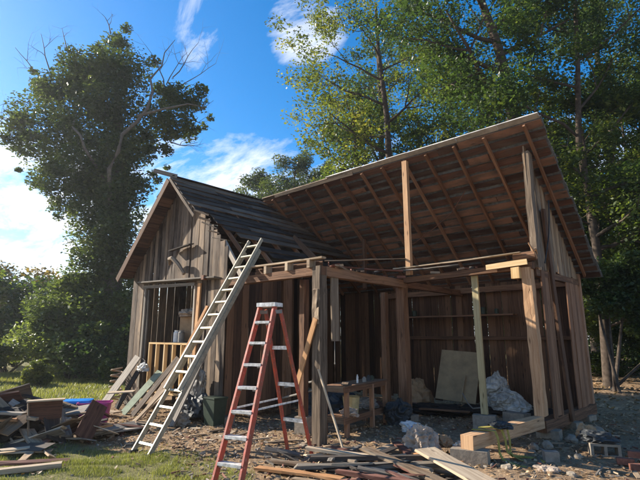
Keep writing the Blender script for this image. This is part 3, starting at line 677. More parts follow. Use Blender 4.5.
# panel, post, bags, blocks
for k, (x, h, r_, lb) in enumerate(((-7.25, .16, .07, 'dark green tin at the left end of the wall shelf'), (-5.2, .17, .07, 'dark green tin on the wall shelf right of the prop stud'), (-4.85, .12, .05, 'small dark green tin at the right end of the wall shelf'))):
    mb = MB(); revolve(mb, (x, 11.95, 2.36), [(0, 0), (r_, 0), (r_, h * .9), (r_ * .9, h), (0, h)], 12); single(mb, 'tin', M_GREENB, lb, 'tin')
mb = MB(); mb.board((-6.35, 11.0, .22), (-6.22, 11.32, 1.40), .0001 + .02, .62 * 2, up=(0, 1, -.2), seg=1); 
mb = MB()
pa, pb_ = Vector((-5.68, 11.05, .24)), Vector((-5.62, 11.42, 1.42))
mb.board(pa, pb_, 1.04, .022, up=(1, .05, 0), seg=2, jit=.003)
mb.board(pa + Vector((.18, -.035, .02)), pa + Vector((.24, .13, .62)), .035, .02, up=(1, 0, 0))
single(mb, 'panel_board', M_PLY, 'large yellowed square panel leaning at the back of the bay', 'panel')
mb = MB(); mb.board((-4.12, 9.20, .30), (-4.10, 9.12, 3.02), .125, .055, up=(1, 0, 0), seg=3, jit=.002)
single(mb, 'prop_stud', M_GREENLUM, 'yellow green treated stud propping the front bay beam, standing on grey blocks', 'prop')
mb = MB(); mb.box((-4.12, 9.18, .155), (.42, .22, .27), .3); single(mb, 'concrete_block', M_CONC, 'concrete block under the foot of the green prop stud', 'block')
mb = MB(); mb.box((-3.72, 9.75, .16), (.45, .25, .30), -.2); single(mb, 'concrete_block', M_CONC, 'concrete block behind the prop stud, in front of the clear bags', 'block')
def sack(c, size, seed, label, lean, mat=None, name='plastic_bag'):
    """slumped bag: vertical folds gathered toward a pinched, drooping top"""
    from mathutils import noise as nz
    nr, na = 34, 96; V = []; F = []
    for k in range(nr + 1):
        h = k / nr; body = (1 - h ** 2.2) ** .62 * (1 + .18 * math.sin(h * 5 + seed)); 
        if h > .84: body = max(.10, body * .55) + .22 * (h - .84)
        for j in range(na):
            a = 2 * math.pi * j / na; w = a + 1.1 * nz.noise(Vector((math.cos(a), math.sin(a), h * 2.5 + seed)))
            q = Vector((math.cos(w) * 1.6, math.sin(w) * 1.6, h * 1.5 + seed * 2.3))
            fold = .27 * (1 - 2.8 * abs(nz.noise(q * 1.5))) + .17 * (1 - 3 * abs(nz.noise(q * 3.3 + Vector((0, 0, h * 5)))))
            r = body * (1 + fold * (.5 + .8 * h)); 
            V.append((r * size[0] * math.cos(a) + lean * h * h * size[0], r * size[1] * math.sin(a), (h + .05 * nz.noise(q * 2)) * size[2] * 1.6))
    for k in range(nr):
        for j in range(na): j2 = (j + 1) % na; F.append((k * na + j, k * na + j2, (k + 1) * na + j2, (k + 1) * na + j))
    me = bpy.data.meshes.new(name); me.from_pydata(V, [], F); me.materials.append(mat or M_BAG)
    me.polygons.foreach_set('use_smooth', np.ones(len(F), dtype=bool)); me.update()
    o = bpy.data.objects.new(name, me); C.objects.link(o); o.location = c; return tag(o, label, 'bag')
sack((-4.80, 11.35, .17), (.27, .24, .50), 11, 'taller crumpled clear bag at the back, nearer the prop stud', .3)
sack((-4.30, 11.10, .17), (.31, .24, .29), 14, 'lower crumpled clear bag beside the tan post', -.5)
sack((-4.50, 10.95, .17), (.22, .2, .24), 17, 'smallest clear bag slumped before the two bigger ones', .4)
mb = MB(); mb.board((-5.4, 10.9, .14), (-3.4, 11.5, .14), .10, .6, seg=4, jit=.01); single(mb, 'pallet_board', M_DARKB, 'dark low platform under the clear bags', 'board')
lump('blue_bag', (-4.85, 7.95, 0), (.17, .12, .10), M_BLUE, 'bright blue bag on the floor of the bay', 'bag', 21)
sack((-5.08, 8.15, 0), (.24, .18, .12), 22, 'crumpled white bag behind the blue bag in the bay', -.4, M_WHITEP)
sack((-5.62, 8.45, 0), (.26, .22, .34), 23, 'black sack beside the foot of the inner post', .2, M_DTARP)
lump('dark_tarp', (-7.4, 8.4, 0), (.7, .5, .42), M_DTARP, 'dark heap in the shadow behind the stepladder', 'heap', 24)
lump('dark_tarp', (-5.9, 10.4, 0), (.8, .4, .16), M_DARKB, 'low dark heap before the yellowed panel', 'heap', 25)
lump('wire_roll', (-6.9, 11.3, .0), (.4, .3, .42), M_CARD, 'brown bundle left of the yellowed panel', 'bundle', 26)
mb = MB(); mb.tube([(-5.0, 10.1, .55), (-4.75, 9.8, .40), (-4.5, 9.5, .34), (-4.3, 9.4, .38)], [.012] * 4, 6); single(mb, 'pipe', M_TARP, 'thin grey curved pipe lying behind the prop stud', 'pipe')
for k in range(9):
    x, y = -7.6 + .42 * k + U(-.2, .2), U(9.6, 11.6); a = U(-.5, .5); l = U(.4, 1.1)
    mb = MB(); mb.board((x - l / 2, y, .06 + U(0, .14)), (x + l / 2, y + a, .05 + U(0, .18)), .03, .12, seg=3, jit=.004); single(mb, 'board', (M_REDB, M_DARKB, M_BEAM)[k % 3], 'dim brown board lying on the floor deep in the bay', 'board', 'boards on the floor of the bay')
mb = MB(); mb.board((-6.02, 5.97, .92), (-5.60, 6.0, 2.06), .10, .03, up=(1, 0, 0), seg=5, jit=.004, rag=.03); single(mb, 'brace_board', M_ORANGE, 'sunlit orange board leaning on the left of the grey corner post', 'board')
mb = MB(); mb.board((-5.02, 6.02, .02), (-5.50, 5.96, 1.22), .028, .028, up=(1, 0, 0), seg=3, jit=.002); single(mb, 'thin_stick', M_PALE, 'thin pale stick leaning on the grey corner post toward the workbench', 'stick')
for (a_, b_) in (((-7.3, 6.9, .75), (-5.95, 6.6, 1.0)), ((-7.3, 6.85, .55), (-5.9, 6.5, .86))):
    mb = MB(); mb.tube([a_, b_], [.018, .018], 6); single(mb, 'pipe', M_TARP, 'grey pipe seen through the stepladder', 'pipe', 'pipes behind the stepladder')
mb = MB(); mb.box((-6.42, 6.55, .15), (.26, .2, .34), .2); single(mb, 'concrete_block', M_CONC, 'pale block at the foot of the post seen through the stepladder', 'block')
# things inside the window
mb = MB(); mb.box((-11.0, 7.0, 1.98), (.52, .35, .62), .2); single(mb, 'cardboard_box', M_CARD, 'brown cardboard box seen through the open window', 'box')
mb = MB(); mb.board((-12.2, 6.9, 1.62), (-9.6, 6.9, 1.62), .04, .8); 
tb = thing('indoor_table', 'dark table inside the open window', 'table', (-11, 6.9, 0)); part(mb, 'top', M_DARKB, None, tb)
for x in (-12.0, -9.8):
    for y in (6.7, 7.2): mb = MB(); mb.board((x, y, 0), (x, y, 1.6), .07, .07, up=(1, 0, 0)); part(mb, 'leg', M_DARKB, None, tb)
for k, (x, h, mt, lb) in enumerate(((-11.15, .30, M_WHITEP, 'white jar in the window, left of the pair before the box'), (-10.92, .30, M_TARP, 'grey jar in the window, right of the pair before the box'), (-10.15, .22, M_WHITEM, 'small pale tin at the right end of the window'))):
    mb = MB(); revolve(mb, (x, 6.66, 1.645), [(0, 0), (.08, 0), (.08, h * .8), (.055, h * .88), (.06, h), (0, h)], 14); single(mb, 'jar', mt, lb, 'jar')
lump('cloth_hat', (-11.0, 7.0, 2.30), (.42, .3, .14), M_CLOTH, 'dull heap of cloth on the cardboard box in the window', 'cloth', 31)

# ------------------------------------------------------------------ boards leaning on the gable and lying below it
lean = ((( -12.30, 5.35, .02), (-12.05, 6.12, 1.28), .34, .03, M_GREY, 'wide silvered plank leaning left of the open window'),
        ((-12.05, 5.65, .02), (-11.78, 6.16, 1.20), .20, .03, M_DARKB, 'dark plank leaning in the shade of the wide silvered plank'),
        ((-11.25, 5.45, .02), (-10.95, 6.16, .95), .30, .02, M_GLASSP, 'pale green sheet leaning under the window'),
        ((-10.72, 5.4, .02), (-10.15, 6.16, 1.30), .20, .03, M_SIDE, 'brown grey plank leaning right of the pale green sheet'),
        ((-10.45, 5.5, .02), (-9.82, 6.16, 1.42), .15, .03, M_PALE, 'pale plank leaning under the right end of the window'),
        ((-10.10, 5.55, .02), (-9.05, 6.14, 2.45), .09, .035, M_ORANGE, 'long orange plank leaning right of the window behind the ladder'),
        ((-8.85, 5.3, .02), (-9.05, 6.14, 1.40), .11, .035, M_GREY, 'narrow silvered plank leaning right of the aluminium ladder'),
        ((-9.75, 4.95, .02), (-9.55, 5.6, .75), .10, .03, M_PALE, 'short pale lath lying behind the foot of the aluminium ladder'),
        ((-9.95, 5.05, .02), (-9.7, 5.7, .62), .07, .03, M_PALE, 'shorter of the two pale laths behind the aluminium ladder'))
for a_, b_, w, t_, mt, lb in lean:
    mb = MB(); mb.board(a_, b_, w, t_, up=(1, .05, 0), seg=5, jit=.003, rag=.02, bow=.01); single(mb, 'plank', mt, lb, 'plank')
sack((-9.15, 6.0, .35), (.30, .12, .52), 41, 'grey tarp bunched on scrap right of the ladder', .3, M_TARP, 'tarp')
lump('tarp', (-9.2, 5.95, .12), (.55, .22, .34), M_DTARP, 'black bag under the grey tarp right of the ladder', 'tarp', 42)
lump('stone', (-9.0, 5.55, 0), (.22, .18, .16), M_CONC, 'rounded grey stone by the silvered plank', 'stone', 43)
mb = MB()
for (p, q) in (((.0, 0), (.24, .55)),):
    rr = [[(-8.42 + sx * s, 6.0 + sy * s * .8, z) for sx, sy in ((-1, -1), (1, -1), (1, 1), (-1, 1))] for s, z in ((.16, .02), (.20, .52), (.215, .53), (.215, .56))]
    mb.quadbox(rr)
single(mb, 'bin', M_GREENB, 'dark green bin at the corner of the wing', 'bin')
mb = MB(); mb.tube([(-13.15 + .15 * math.cos(k * .45), 6.1 + .15 * math.sin(k * .45), .06 + k * .0105) for k in range(86)], [.022] * 86, 6)
single(mb, 'wire_coil', M_TANWALL, 'loose pale brown coil standing at the far corner of the gable wall', 'coil')
lump('stack_cloth', (-11.3, 5.9, .95), (.22, .10, .12), M_BAG, 'crumpled white plastic on top of the pale green sheet', 'plastic', 44)
for a_, b_, w, mt, lb in (((-11.9, 4.7, .05), (-11.2, 5.0, .06), .30, M_PALE, 'pale flat board on the ground before the wide silvered plank'),
                       ((-11.5, 5.1, .09), (-10.9, 5.15, .10), .22, M_PALE, 'whitish splintered board before the pale green sheet'),
                       ((-12.1, 4.85, .09), (-11.5, 4.6, .11), .16, M_TANWALL, 'tan board end on top of the pale flat board')):
    mb = MB(); mb.board(a_, b_, .03, w, seg=4, jit=.006, rag=.03); single(mb, 'board', mt, lb, 'board')

# ------------------------------------------------------------------ scrap heap at the left
tb = thing('old_cabinet', 'upturned brown cabinet on two thin legs at the front of the scrap heap', 'cabinet', (-8.9, 3.2, 0))
mb = MB(); mb.board((-9.30, 2.86, .72), (-8.98, 3.66, .74), .40, .03, seg=2, jit=.003); part(mb, 'panel', M_BROWNP, None, tb)
mb = MB(); mb.board((-9.32, 2.84, .94), (-8.96, 3.70, .955), .03, .34, seg=3, jit=.003); part(mb, 'top', M_PALE, None, tb)
for p, q in (((-8.90, 2.88, -.02), (-9.28, 2.86, .90)), ((-8.62, 3.55, -.02), (-8.98, 3.66, .55))):
    mb = MB(); mb.board(p, q, .05, .04, up=(1, 0, 0), seg=2, jit=.003); part(mb, 'leg', M_TANWALL, None, tb)
mb = MB(); mb.board((-9.16, 2.86, .60), (-8.98, 3.04, .57), .06, .16); part(mb, 'broken_corner', M_PALE, None, tb); tb.scale = (.60, .60, .74); tb.location = (-8.93, 2.99, 0)
big = ((( -10.9, 2.3, .50), (-10.3, 3.0, .66), .34, .03, M_REDB, 'broad reddish sheet tilted up behind the cabinet'),
       ((-11.6, 2.6, .42), (-11.1, 3.4, .70), .34, .03, M_SIDE, 'weathered sheet leaning at the back of the scrap heap'),
       ((-10.3, 1.6, .52), (-9.7, 2.5, .62), .34, .02, M_GLASSP, 'pale grey sheet at the left edge of the scrap heap'),
       ((-10.0, 1.9, .55), (-9.2, 2.75, .50), .16, .04, M_GREY, 'silvered beam lying across the left of the heap'),
       ((-9.6, 1.9, .45), (-9.3, 2.7, .40), .18, .03, M_ORANGE, 'short orange board poking out at the left of the heap'),
       ((-10.9, 3.9, .30), (-9.9, 4.5, .22), .26, .03, M_REDB, 'reddish plank lying behind the magenta tub'),
       ((-11.2, 3.3, .60), (-10.0, 3.6, .48), .10, .05, M_DARKB, 'dark batten across the top of the heap'),
       ((-9.6, 4.4, .07), (-8.8, 4.75, .06), .24, .03, M_REDB, 'flat reddish board on the ground right of the magenta tub'),
       ((-9.3, 3.55, .28), (-8.55, 4.0, .12), .30, .02, M_PALE, 'pale sheet sliding off the right side of the heap'),
       ((-9.0, 3.9, .55), (-8.6, 3.5, .10), .30, .02, M_BROWNP, 'dark brown panel leaning at the right front of the heap'),
       ((-9.25, 3.2, .50), (-8.75, 3.15, .08), .34, .02, M_DARKB, 'blackened panel hanging below the cabinet panel'),
       ((-10.6, 3.6, .55), (-10.1, 3.95, .40), .12, .03, M_TANWALL, 'tan plank tipped between the cabinet and the tub'))
for a_, b_, w, t_, mt, lb in big:
    mb = MB(); mb.board(a_, b_, w if t_ < .04 and w > .2 else t_, t_ if t_ < .04 and w > .2 else w, up=(U(-.3, .3), -1, .4) if w > .2 else (0, 0, 1), seg=4, jit=.006, rag=.03, bow=.02)
    single(mb, 'scrap_board', mt, lb, 'board')
GH = 'broken boards in the scrap heap'
rg = random.Random(5)
hm = [M_REDB, M_DARKB, M_GREY, M_TANWALL, M_GREY, M_PALE, M_TANWALL, M_PALE]
for k in range(120):
    x, y = rg.gauss(-10.1, .95), rg.gauss(3.0, .80)
    hgt = max(.04, .66 * math.exp(-((x + 10.0) ** 2 / 1.2 + (y - 2.9) ** 2 / 1.3)))
    z = rg.uniform(.04, hgt); a = rg.uniform(0, math.pi); l = rg.uniform(.3, 1.1); dz = rg.uniform(-.22, .22) * min(1, hgt * 3)
    wd_ = rg.uniform(.06, .32); mb = MB(); dx, dy = math.cos(a) * l / 2, math.sin(a) * l / 2
    adj = ('long ' if l > .8 else 'short ' if l < .5 else '') + ('broad ' if wd_ > .22 else 'narrow ' if wd_ < .12 else '')
    mb.board((x - dx, y - dy, max(.03, z - dz)), (x + dx, y + dy, max(.03, z + dz)), rg.uniform(.012, .03), wd_, up=(rg.uniform(-.6, .6), rg.uniform(-.6, .6), 1), seg=3, jit=.006, rag=.03)
    j = k % 8; names = ('reddish', 'blackened', 'silvery grey', 'tan', 'silvery grey', 'pale bare', 'tan', 'pale bare')
    single(mb, 'scrap_board', hm[j], adj + '%s broken piece among others in the scrap heap' % names[j], 'board', adj + '%s broken pieces in the scrap heap' % names[j])
# magenta tub with blue lid
tub = thing('storage_tub', 'magenta plastic tub with a white label at the right of the scrap heap', 'tub', (-10.1, 4.42, 0))
mb = MB(); A = .40
def rr(cx_, cy_, hx, hy, z, a, n=16):
    p = []
    for j in range(n):
        t_ = 2 * math.pi * (j + .5) / n; c_, s_ = math.cos(t_), math.sin(t_); e = .35
        x = hx * math.copysign(abs(c_) ** e, c_); y = hy * math.copysign(abs(s_) ** e, s_)
        p.append((cx_ + x * math.cos(a) - y * math.sin(a), cy_ + x * math.sin(a) + y * math.cos(a), z))
    return p
def loft(mb, secs, cap=True):
    o = len(mb.v); n = len(secs[0]); r = rnd.random()
    for s_ in secs: mb.v += s_
    for k in range(len(secs) - 1):
        for j in range(n): j2 = (j + 1) % n; mb.f.append((o + k * n + j, o + k * n + j2, o + (k + 1) * n + j2, o + (k + 1) * n + j)); mb.m.append(0); mb.r.append(r); mb.uv += [(0, 0)] * 4
    if cap:
        mb.f.append(tuple(o + j for j in reversed(range(n)))); mb.m.append(0); mb.r.append(r); mb.uv += [(0, 0)] * n
        mb.f.append(tuple(o + (len(secs) - 1) * n + j for j in range(n))); mb.m.append(0); mb.r.append(r); mb.uv += [(0, 0)] * n
tx, ty = -10.15, 4.35; ta = rad(55)
loft(mb, [rr(tx, ty, .30, .20, .02, ta), rr(tx, ty, .36, .25, .52, ta), rr(tx, ty, .40, .28, .53, ta), rr(tx, ty, .40, .28, .57, ta), rr(tx, ty, .37, .26, .57, ta), rr(tx, ty, .30, .19, .05, ta)]); part(mb, 'body', M_PINK, None, tub)
mb = MB(); dxy = Vector((math.cos(ta), math.sin(ta), 0)); nn_ = Vector((math.sin(ta), -math.cos(ta), 0)); c = Vector((tx, ty, .27)) + nn_ * .236 - dxy * .08
mb.board(c - dxy * .11 - nn_ * 0, c + dxy * .11, .13, .006, up=(nn_ * .11 + Vector((0, 0, 1)))); part(mb, 'paper_label', M_CLOTH, None, tub); tub.scale = (.82, .82, .80); tub.location = (-10.22, 4.42, 0)
mb = MB(); loft(mb, [rr(-10.72, 4.14, .30, .22, .41, ta), rr(-10.72, 4.14, .34, .25, .43, ta), rr(-10.72, 4.14, .33, .24, .475, ta), rr(-10.72, 4.14, .24, .15, .485, ta)]); single(mb, 'tub_lid', M_BLUE, 'bright blue lid lying behind the magenta tub', 'lid')
lump('scrap_heap_core', (-10.80, 4.08, 0), (.38, .32, .25), M_DTARP, 'dark bundle under the blue lid', 'bundle', 50)
lump('scrap_heap_core', (-10.2, 2.7, 0), (.8, .75, .40), M_DARKB, 'dark bundle in the middle of the scrap heap under the boards', 'bundle', 51)
mb = MB(); mb.board((-10.2, 4.6, .62), (-9.9, 5.0, .64), .02, .35, up=(0, 0, 1)); single(mb, 'scrap_board', M_PALE, 'pale board resting behind the tub beside the blue lid', 'board')
mb = MB(); mb.board((-7.45, 1.85, .06), (-7.12, 2.66, .07), .06, .12, seg=5, jit=.003); single(mb, 'plank', M_PALE, 'bare pale plank lying in the grass at the lower left', 'plank')

# ------------------------------------------------------------------ planks lying before the bay
fg = (((-3.45, 5.80, .30), (-2.15, 5.20, .14), .30, .035, M_PALE, 'broad pale plank, the brightest of the pile before the bay'),
      ((-4.65, 4.62, .10), (-3.15, 5.85, .16), .14, .045, M_GREY, 'silvered plank along the front of the pile'),
      ((-4.70, 4.95, .14), (-3.25, 6.0, .20), .10, .05, M_DARKB, 'dark wet plank on top of the pile with a lit edge'),
      ((-4.95, 5.15, .20), (-2.9, 5.95, .10), .12, .04, M_PALE, 'long pale plank crossing the middle of the pile'),
      ((-4.30, 5.6, .22), (-2.8, 5.2, .10), .16, .03, M_TANWALL, 'tan plank under the broad pale one'),
      ((-5.10, 4.35, .06), (-3.9, 4.65, .08), .12, .03, M_ORANGE, 'orange plank at the near left end of the pile'),
      ((-5.30, 4.75, .05), (-4.1, 4.95, .10), .16, .025, M_TANWALL, 'weathered tan plank near the stepladder foot'),
      ((-4.1, 4.75, .12), (-3.1, 5.0, .12), .10, .04, M_REDB, 'reddish plank at the near edge of the pile'),
      ((-3.9, 6.25, .10), (-2.9, 5.75, .22), .08, .04, M_ORANGE, 'narrow orange lath under the concrete block'),
      ((-4.5, 6.6, .08), (-4.2, 5.2, .14), .10, .03, M_PALE, 'pale lath lying crosswise behind the pile'),
      ((-4.9, 6.3, .06), (-4.4, 5.0, .16), .06, .03, M_GREY, 'thin grey lath lying crosswise at the left of the pile'),
      ((-3.0, 4.9, .08), (-2.2, 4.75, .10), .12, .03, M_TANWALL, 'tan plank at the bottom right of the pile'),
      ((-4.4, 4.35, .05), (-3.4, 4.55, .06), .09, .03, M_PALE, 'pale lath nearest to the viewer in the pile'))
for a_, b_, w, t_, mt, lb in fg:
    mb = MB(); mb.board(a_, b_, t_, w, seg=6, jit=.005, rag=.04, bow=.015); single(mb, 'plank', mt, lb, 'plank')
rg = random.Random(9)
for k in range(64):
    x, y = rg.gauss(-3.85, .65), rg.gauss(5.25, .42); a = rg.uniform(-.9, .9) + (.7 if rg.random() < .5 else 0); l = rg.uniform(.25, 1.0)
    z = rg.uniform(.02, .15); dz = rg.uniform(-.05, .05); j = k % 4
    mb = MB(); mb.board((x - math.cos(a) * l / 2, y - math.sin(a) * l / 2, max(.02, z - dz)), (x + math.cos(a) * l / 2, y + math.sin(a) * l / 2, max(.02, z + dz)), rg.uniform(.012, .03), rg.uniform(.03, .12), up=(rg.uniform(-.4, .4), rg.uniform(-.4, .4), 1), seg=3, jit=.005, rag=.03)
    nm = ('long ' if l > .75 else 'short ' if l < .45 else '') + ('pale', 'grey', 'reddish', 'dark')[j]
    single(mb, 'scrap_board', (M_PALE, M_GREY, M_REDB, M_DARKB)[j], 'small %s scrap among others in the plank pile before the bay' % nm, 'board', 'small %s scraps in the plank pile' % nm)
for k in range(22):
    x, y = rg.uniform(-8.4, -5.2), rg.uniform(4.9, 6.0); a = rg.uniform(0, 3.1); l = rg.uniform(.15, .6)
    mb = MB(); mb.board((x, y, .03 + gh(x, y)), (x + math.cos(a) * l, y + math.sin(a) * l, .04 + gh(x, y)), .02, rg.uniform(.03, .09), seg=2, jit=.004, rag=.02)
    single(mb, 'scrap_board', (M_PALE, M_TANWALL)[k % 2], '%s board scrap lying between the two ladders' % ('pale', 'tan')[k % 2], 'board', '%s scraps between the two ladders' % ('pale', 'tan')[k % 2])
lump('crumpled_cloth', (-4.02, 6.65, 0), (.27, .20, .26), M_CLOTH, 'dirty crumpled pinkish cloth bundle before the bay', 'cloth', 61, sub=4)
lump('crumpled_cloth', (-3.8, 6.9, .12), (.18, .10, .10), M_CARD, 'torn cardboard lying on the cloth bundle', 'cardboard', 62)
lump('white_rag', (-3.42, 6.85, .06), (.16, .14, .12), M_BAG, 'small white plastic rag beside the sawn timber end', 'rag', 63)
mb = MB(); mb.box((-3.22, 6.62, .10), (.50, .22, .21), .25); single(mb, 'concrete_block', M_CONC, 'long concrete block under the sawn end of the sill timber', 'block')
strap = MB()
def ribbon(mb, pts, w=.065, up=(1, 0, 0)):
    pts = [Vector(p) for p in pts]
    for a_, b_ in zip(pts[:-1], pts[1:]): mb.board(a_, b_, w, .006, up=up)
ribbon(strap, [(-3.34, 6.98, .405), (-3.15, 7.02, .412), (-3.02, 7.05, .408), (-2.985, 7.06, .30), (-2.975, 7.05, .12), (-2.93, 7.03, .045), (-2.80, 6.96, .035), (-2.66, 6.86, .035), (-2.55, 6.88, .035)], up=(0, 1, 0))
ribbon(strap, [(-3.32, 7.15, .41), (-3.15, 7.22, .43), (-3.01, 7.26, .41), (-2.975, 7.28, .28), (-2.965, 7.30, .10), (-2.90, 7.34, .04), (-2.74, 7.45, .035), (-2.6, 7.42, .035), (-2.46, 7.28, .035)], up=(0, 1, .2))
ribbon(strap, [(-3.30, 7.5, .41), (-3.1, 7.45, .42), (-2.99, 7.42, .40), (-2.955, 7.40, .25), (-2.95, 7.38, .08), (-2.86, 7.30, .04), (-2.7, 7.18, .035)], up=(0, 1, -.2))
single(strap, 'ratchet_strap', M_STRAP, 'yellow green webbing strap thrown over the sill timber', 'strap')
lump('black_glove', (-3.05, 7.35, .41), (.17, .13, .06), M_DTARP, 'black rag on the strap over the sill timber', 'rag', 64)
# two-hole block, brick, box and bits at the right
cb = MB(); cc, sz = Vector((-1.95, 8.42, 0)), rad(25); ax = Vector((math.cos(sz), math.sin(sz), 0)); ay = Vector((-ax.y, ax.x, 0))
def blk(mb, o0, o1, z0, z1, y0=-.1, y1=.1):
    mb.board(cc + ax * o0 + Vector((0, 0, (z0 + z1) / 2)) + ay * (y0 + y1) / 2, cc + ax * o1 + Vector((0, 0, (z0 + z1) / 2)) + ay * (y0 + y1) / 2, z1 - z0, y1 - y0, r=.4)
blk(cb, -.2, .2, .0, .035); blk(cb, -.2, .2, .155, .19)
for o0, o1 in ((-.2, -.16), (-.02, .02), (.16, .2)): blk(cb, o0, o1, .0355, .1545)
single(cb, 'cinder_block', M_CONC, 'hollow concrete block lying with its two holes facing out', 'block')
lump('black_plastic', (-2.05, 8.45, .19), (.26, .16, .10), M_DTARP, 'black plastic heaped on the two-hole block', 'plastic', 71)
lump('crumpled_paper', (-2.25, 8.75, .15), (.16, .12, .14), M_CARD, 'tan paper scrap behind the two-hole block', 'paper', 72)
mb = MB(); mb.box((-2.40, 7.42, .09), (.19, .14, .16), .6); single(mb, 'paint_can', M_TARP, 'small grey box standing in the rubble right of the strap', 'box')
for k, (x, y, z, a, lb) in enumerate(((-1.62, 8.05, .05, .3, 'red brick lying flat at the right edge'), (-1.50, 8.2, .13, .1, 'upper red brick of the small heap at the right edge'), (-1.42, 7.8, .05, .8, 'red brick lying at the corner of the ground on the right'))):
    mb = MB(); mb.box((x, y, z), (.21, .10, .08), a); single(mb, 'brick', M_BRICK, lb, 'brick')
lump('stone', (-1.35, 9.0, 0), (.20, .18, .32), M_CONC, 'pale upright stone at the right edge', 'stone', 73)
lump('stone', (-2.3, 6.9, 0), (.16, .11, .06), M_CLOTH, 'flat pale stone by the rubble', 'stone', 74)
for k, (x, y, s_) in enumerate(((-2.6, 9.2, .10), (-2.55, 9.6, .08), (-2.4, 10.1, .12), (-2.2, 8.0, .06), (-2.75, 8.4, .09), (-1.6, 9.6, .07), (-2.9, 8.2, .08), (-2.4, 6.4, .07), (-2.0, 6.9, .06), (-2.7, 6.6, .08))):
    lump('rubble_stone', (x, y, 0), (s_, s_ * .8, s_ * .8), M_CONC, 'small grey rubble stone beside the right sill', 'stone', 80 + k, sub=1, group='small rubble stones by the right sill')
for k in range(9):
    x, y = U(-2.9, -1.2), U(6.6, 9.8); a = U(0, 3.1); l = U(.2, .6)
    mb = MB(); mb.board((x, y, .03), (x + math.cos(a) * l, y + math.sin(a) * l, .04), .02, U(.02, .06), seg=2, jit=.003); single(mb, 'stick', (M_TANWALL, M_GREY)[k % 2], '%s lath lying on the shaded ground at the right' % ('tan', 'grey')[k % 2], 'lath', '%s laths on the shaded ground' % ('tan', 'grey')[k % 2])

# ------------------------------------------------------------------ trees
def leaves(centers, radii, n, size, seed, aspect=.62, flat=.35, drop=0.0):
    """n leaf faces spread round the cluster centres"""
    rg = np.random.default_rng(seed); c = np.asarray(centers, float); r = np.asarray(radii, float)
    k = rg.choice(len(c), n, p=(r ** 1.6) / (r ** 1.6).sum())
    dirs = rg.normal(size=(n, 3)); dirs /= np.linalg.norm(dirs, axis=1)[:, None]
    rad_ = r[k] * rg.random(n) ** .42; P = c[k] + dirs * rad_[:, None] * [1, 1, .72]; P[:, 2] -= drop * rg.random(n) * r[k]
    a = rg.normal(size=(n, 3)); a[:, 2] *= flat * 1.4; a /= np.linalg.norm(a, axis=1)[:, None]
    b_ = np.cross(a, rg.normal(size=(n, 3)) * [flat, flat, 1] + [0, 0, .6]); b_ /= np.linalg.norm(b_, axis=1)[:, None] + 1e-9
    s_ = (size * np.clip(rg.lognormal(-.12, .34, n), .4, 1.55))[:, None]
    V = np.stack([P - a * s_ / 2, P + b_ * s_ * aspect / 2 - a * s_ * .08, P + a * s_ / 2, P - b_ * s_ * aspect / 2 - a * s_ * .08], 1).reshape(-1, 3)
    crv = np.clip(rg.random(len(c)) * .5 + rg.normal(.0, .05, len(c)), 0, 1)
    return V, np.clip(crv[k] + rg.random(n) * .5, 0, 1)
def leafobj(name, V, rv, mat, parent):
    me = bpy.data.meshes.new(name); fastmesh(me, V, np.arange(len(V)).reshape(-1, 4), rv); me.materials.append(mat)
    o = bpy.data.objects.new(name, me); C.objects.link(o); o.parent = parent; return o
def wander(p, d, length, rg, steps, bend=.25, up=.1):
    pts = [p.copy()]; d = d.normalized()
    for k in range(steps):
        d = (d + Vector((rg.gauss(0, bend), rg.gauss(0, bend), rg.gauss(0, bend) + up)) * .5).normalized(); p = p + d * (length / steps); pts.append(p.copy())
    return pts, d
def limb(mb, p, d, length, r0, rg, depth, tips, up=.08, bend=.28, kids=3):
    st = 5 if depth > 0 else 4
    pts, dd = wander(p, d, length, rg, st, bend, up)
    rads = [r0 * (1 - .72 * k / st) for k in range(st + 1)]
    mb.tube(pts, rads, 6 if r0 > .04 else 4, cap=False)
    if depth == 0:
        tips += [(pts[-1], length * .5), (pts[-2], length * .4)]; return
    for k in range(kids):
        i = rg.randint(2, st); q = pts[i]; base = (pts[i] - pts[i - 1]).normalized()
        side = Vector((rg.gauss(0, 1), rg.gauss(0, 1), rg.gauss(0, .6))); side -= base * side.dot(base); side.normalize()
        limb(mb, q, base * .65 + side * .85, length * rg.uniform(.5, .72), rads[i] * .7, rg, depth - 1, tips, up, bend, kids)
    tips.append((pts[-1], length * .35))
def tree(label, loc, H, trunk, r0, limbs, n, size, seed, lm, bark=M_BARK, depth=2, kids=3, group=None, kind='broadleaf_tree', cr=1.0, flat=.35, up=.08, extra=None, lenk=1.0):
    """trunk: list of (dx, dy, z) points; limbs: (height, direction, length)"""
    rg = random.Random(seed); root = thing(kind, label, 'tree', loc, group); mb = MB(); tips = []
    tp = [Vector(p) for p in trunk]; K = len(tp) - 1
    mb.tube(tp, [r0 * (1.25 if k == 0 else 1) * (1 - .75 * tp[k].z / H) for k in range(K + 1)], 12, cap=False)
    def at_z(z):
        for a_, b_ in zip(tp[:-1], tp[1:]):
            if z <= b_.z: return a_.lerp(b_, (z - a_.z) / (b_.z - a_.z))
        return tp[-1]
    for z, d, l in limbs: limb(mb, at_z(z), Vector(d), l * lenk, r0 * (1 - .75 * z / H) * .55, rg, depth, tips, up, kids=kids)
    tips.append((tp[-1], 1.2))
    if extra: tips += [(Vector(p), q) for p, q in extra]
    o = mb.build('trunk', bark, None, True); o.parent = root
    V, rv = leaves([p for p, q in tips], [max(.35, q * cr) for p, q in tips], n, size, seed)
    leafobj('crown', V, rv, lm, root); return root
def auto_limbs(seed, z0, z1, n, l0, l1, tilt=.35):
    rg = random.Random(seed); o = []
    for k in range(n):
        q = k / (n - 1); a = k * 2.4 + rg.uniform(-.4, .4)
        o.append((z0 + (z1 - z0) * q, (math.cos(a), math.sin(a), tilt + .5 * q), l0 + (l1 - l0) * q))
    return o
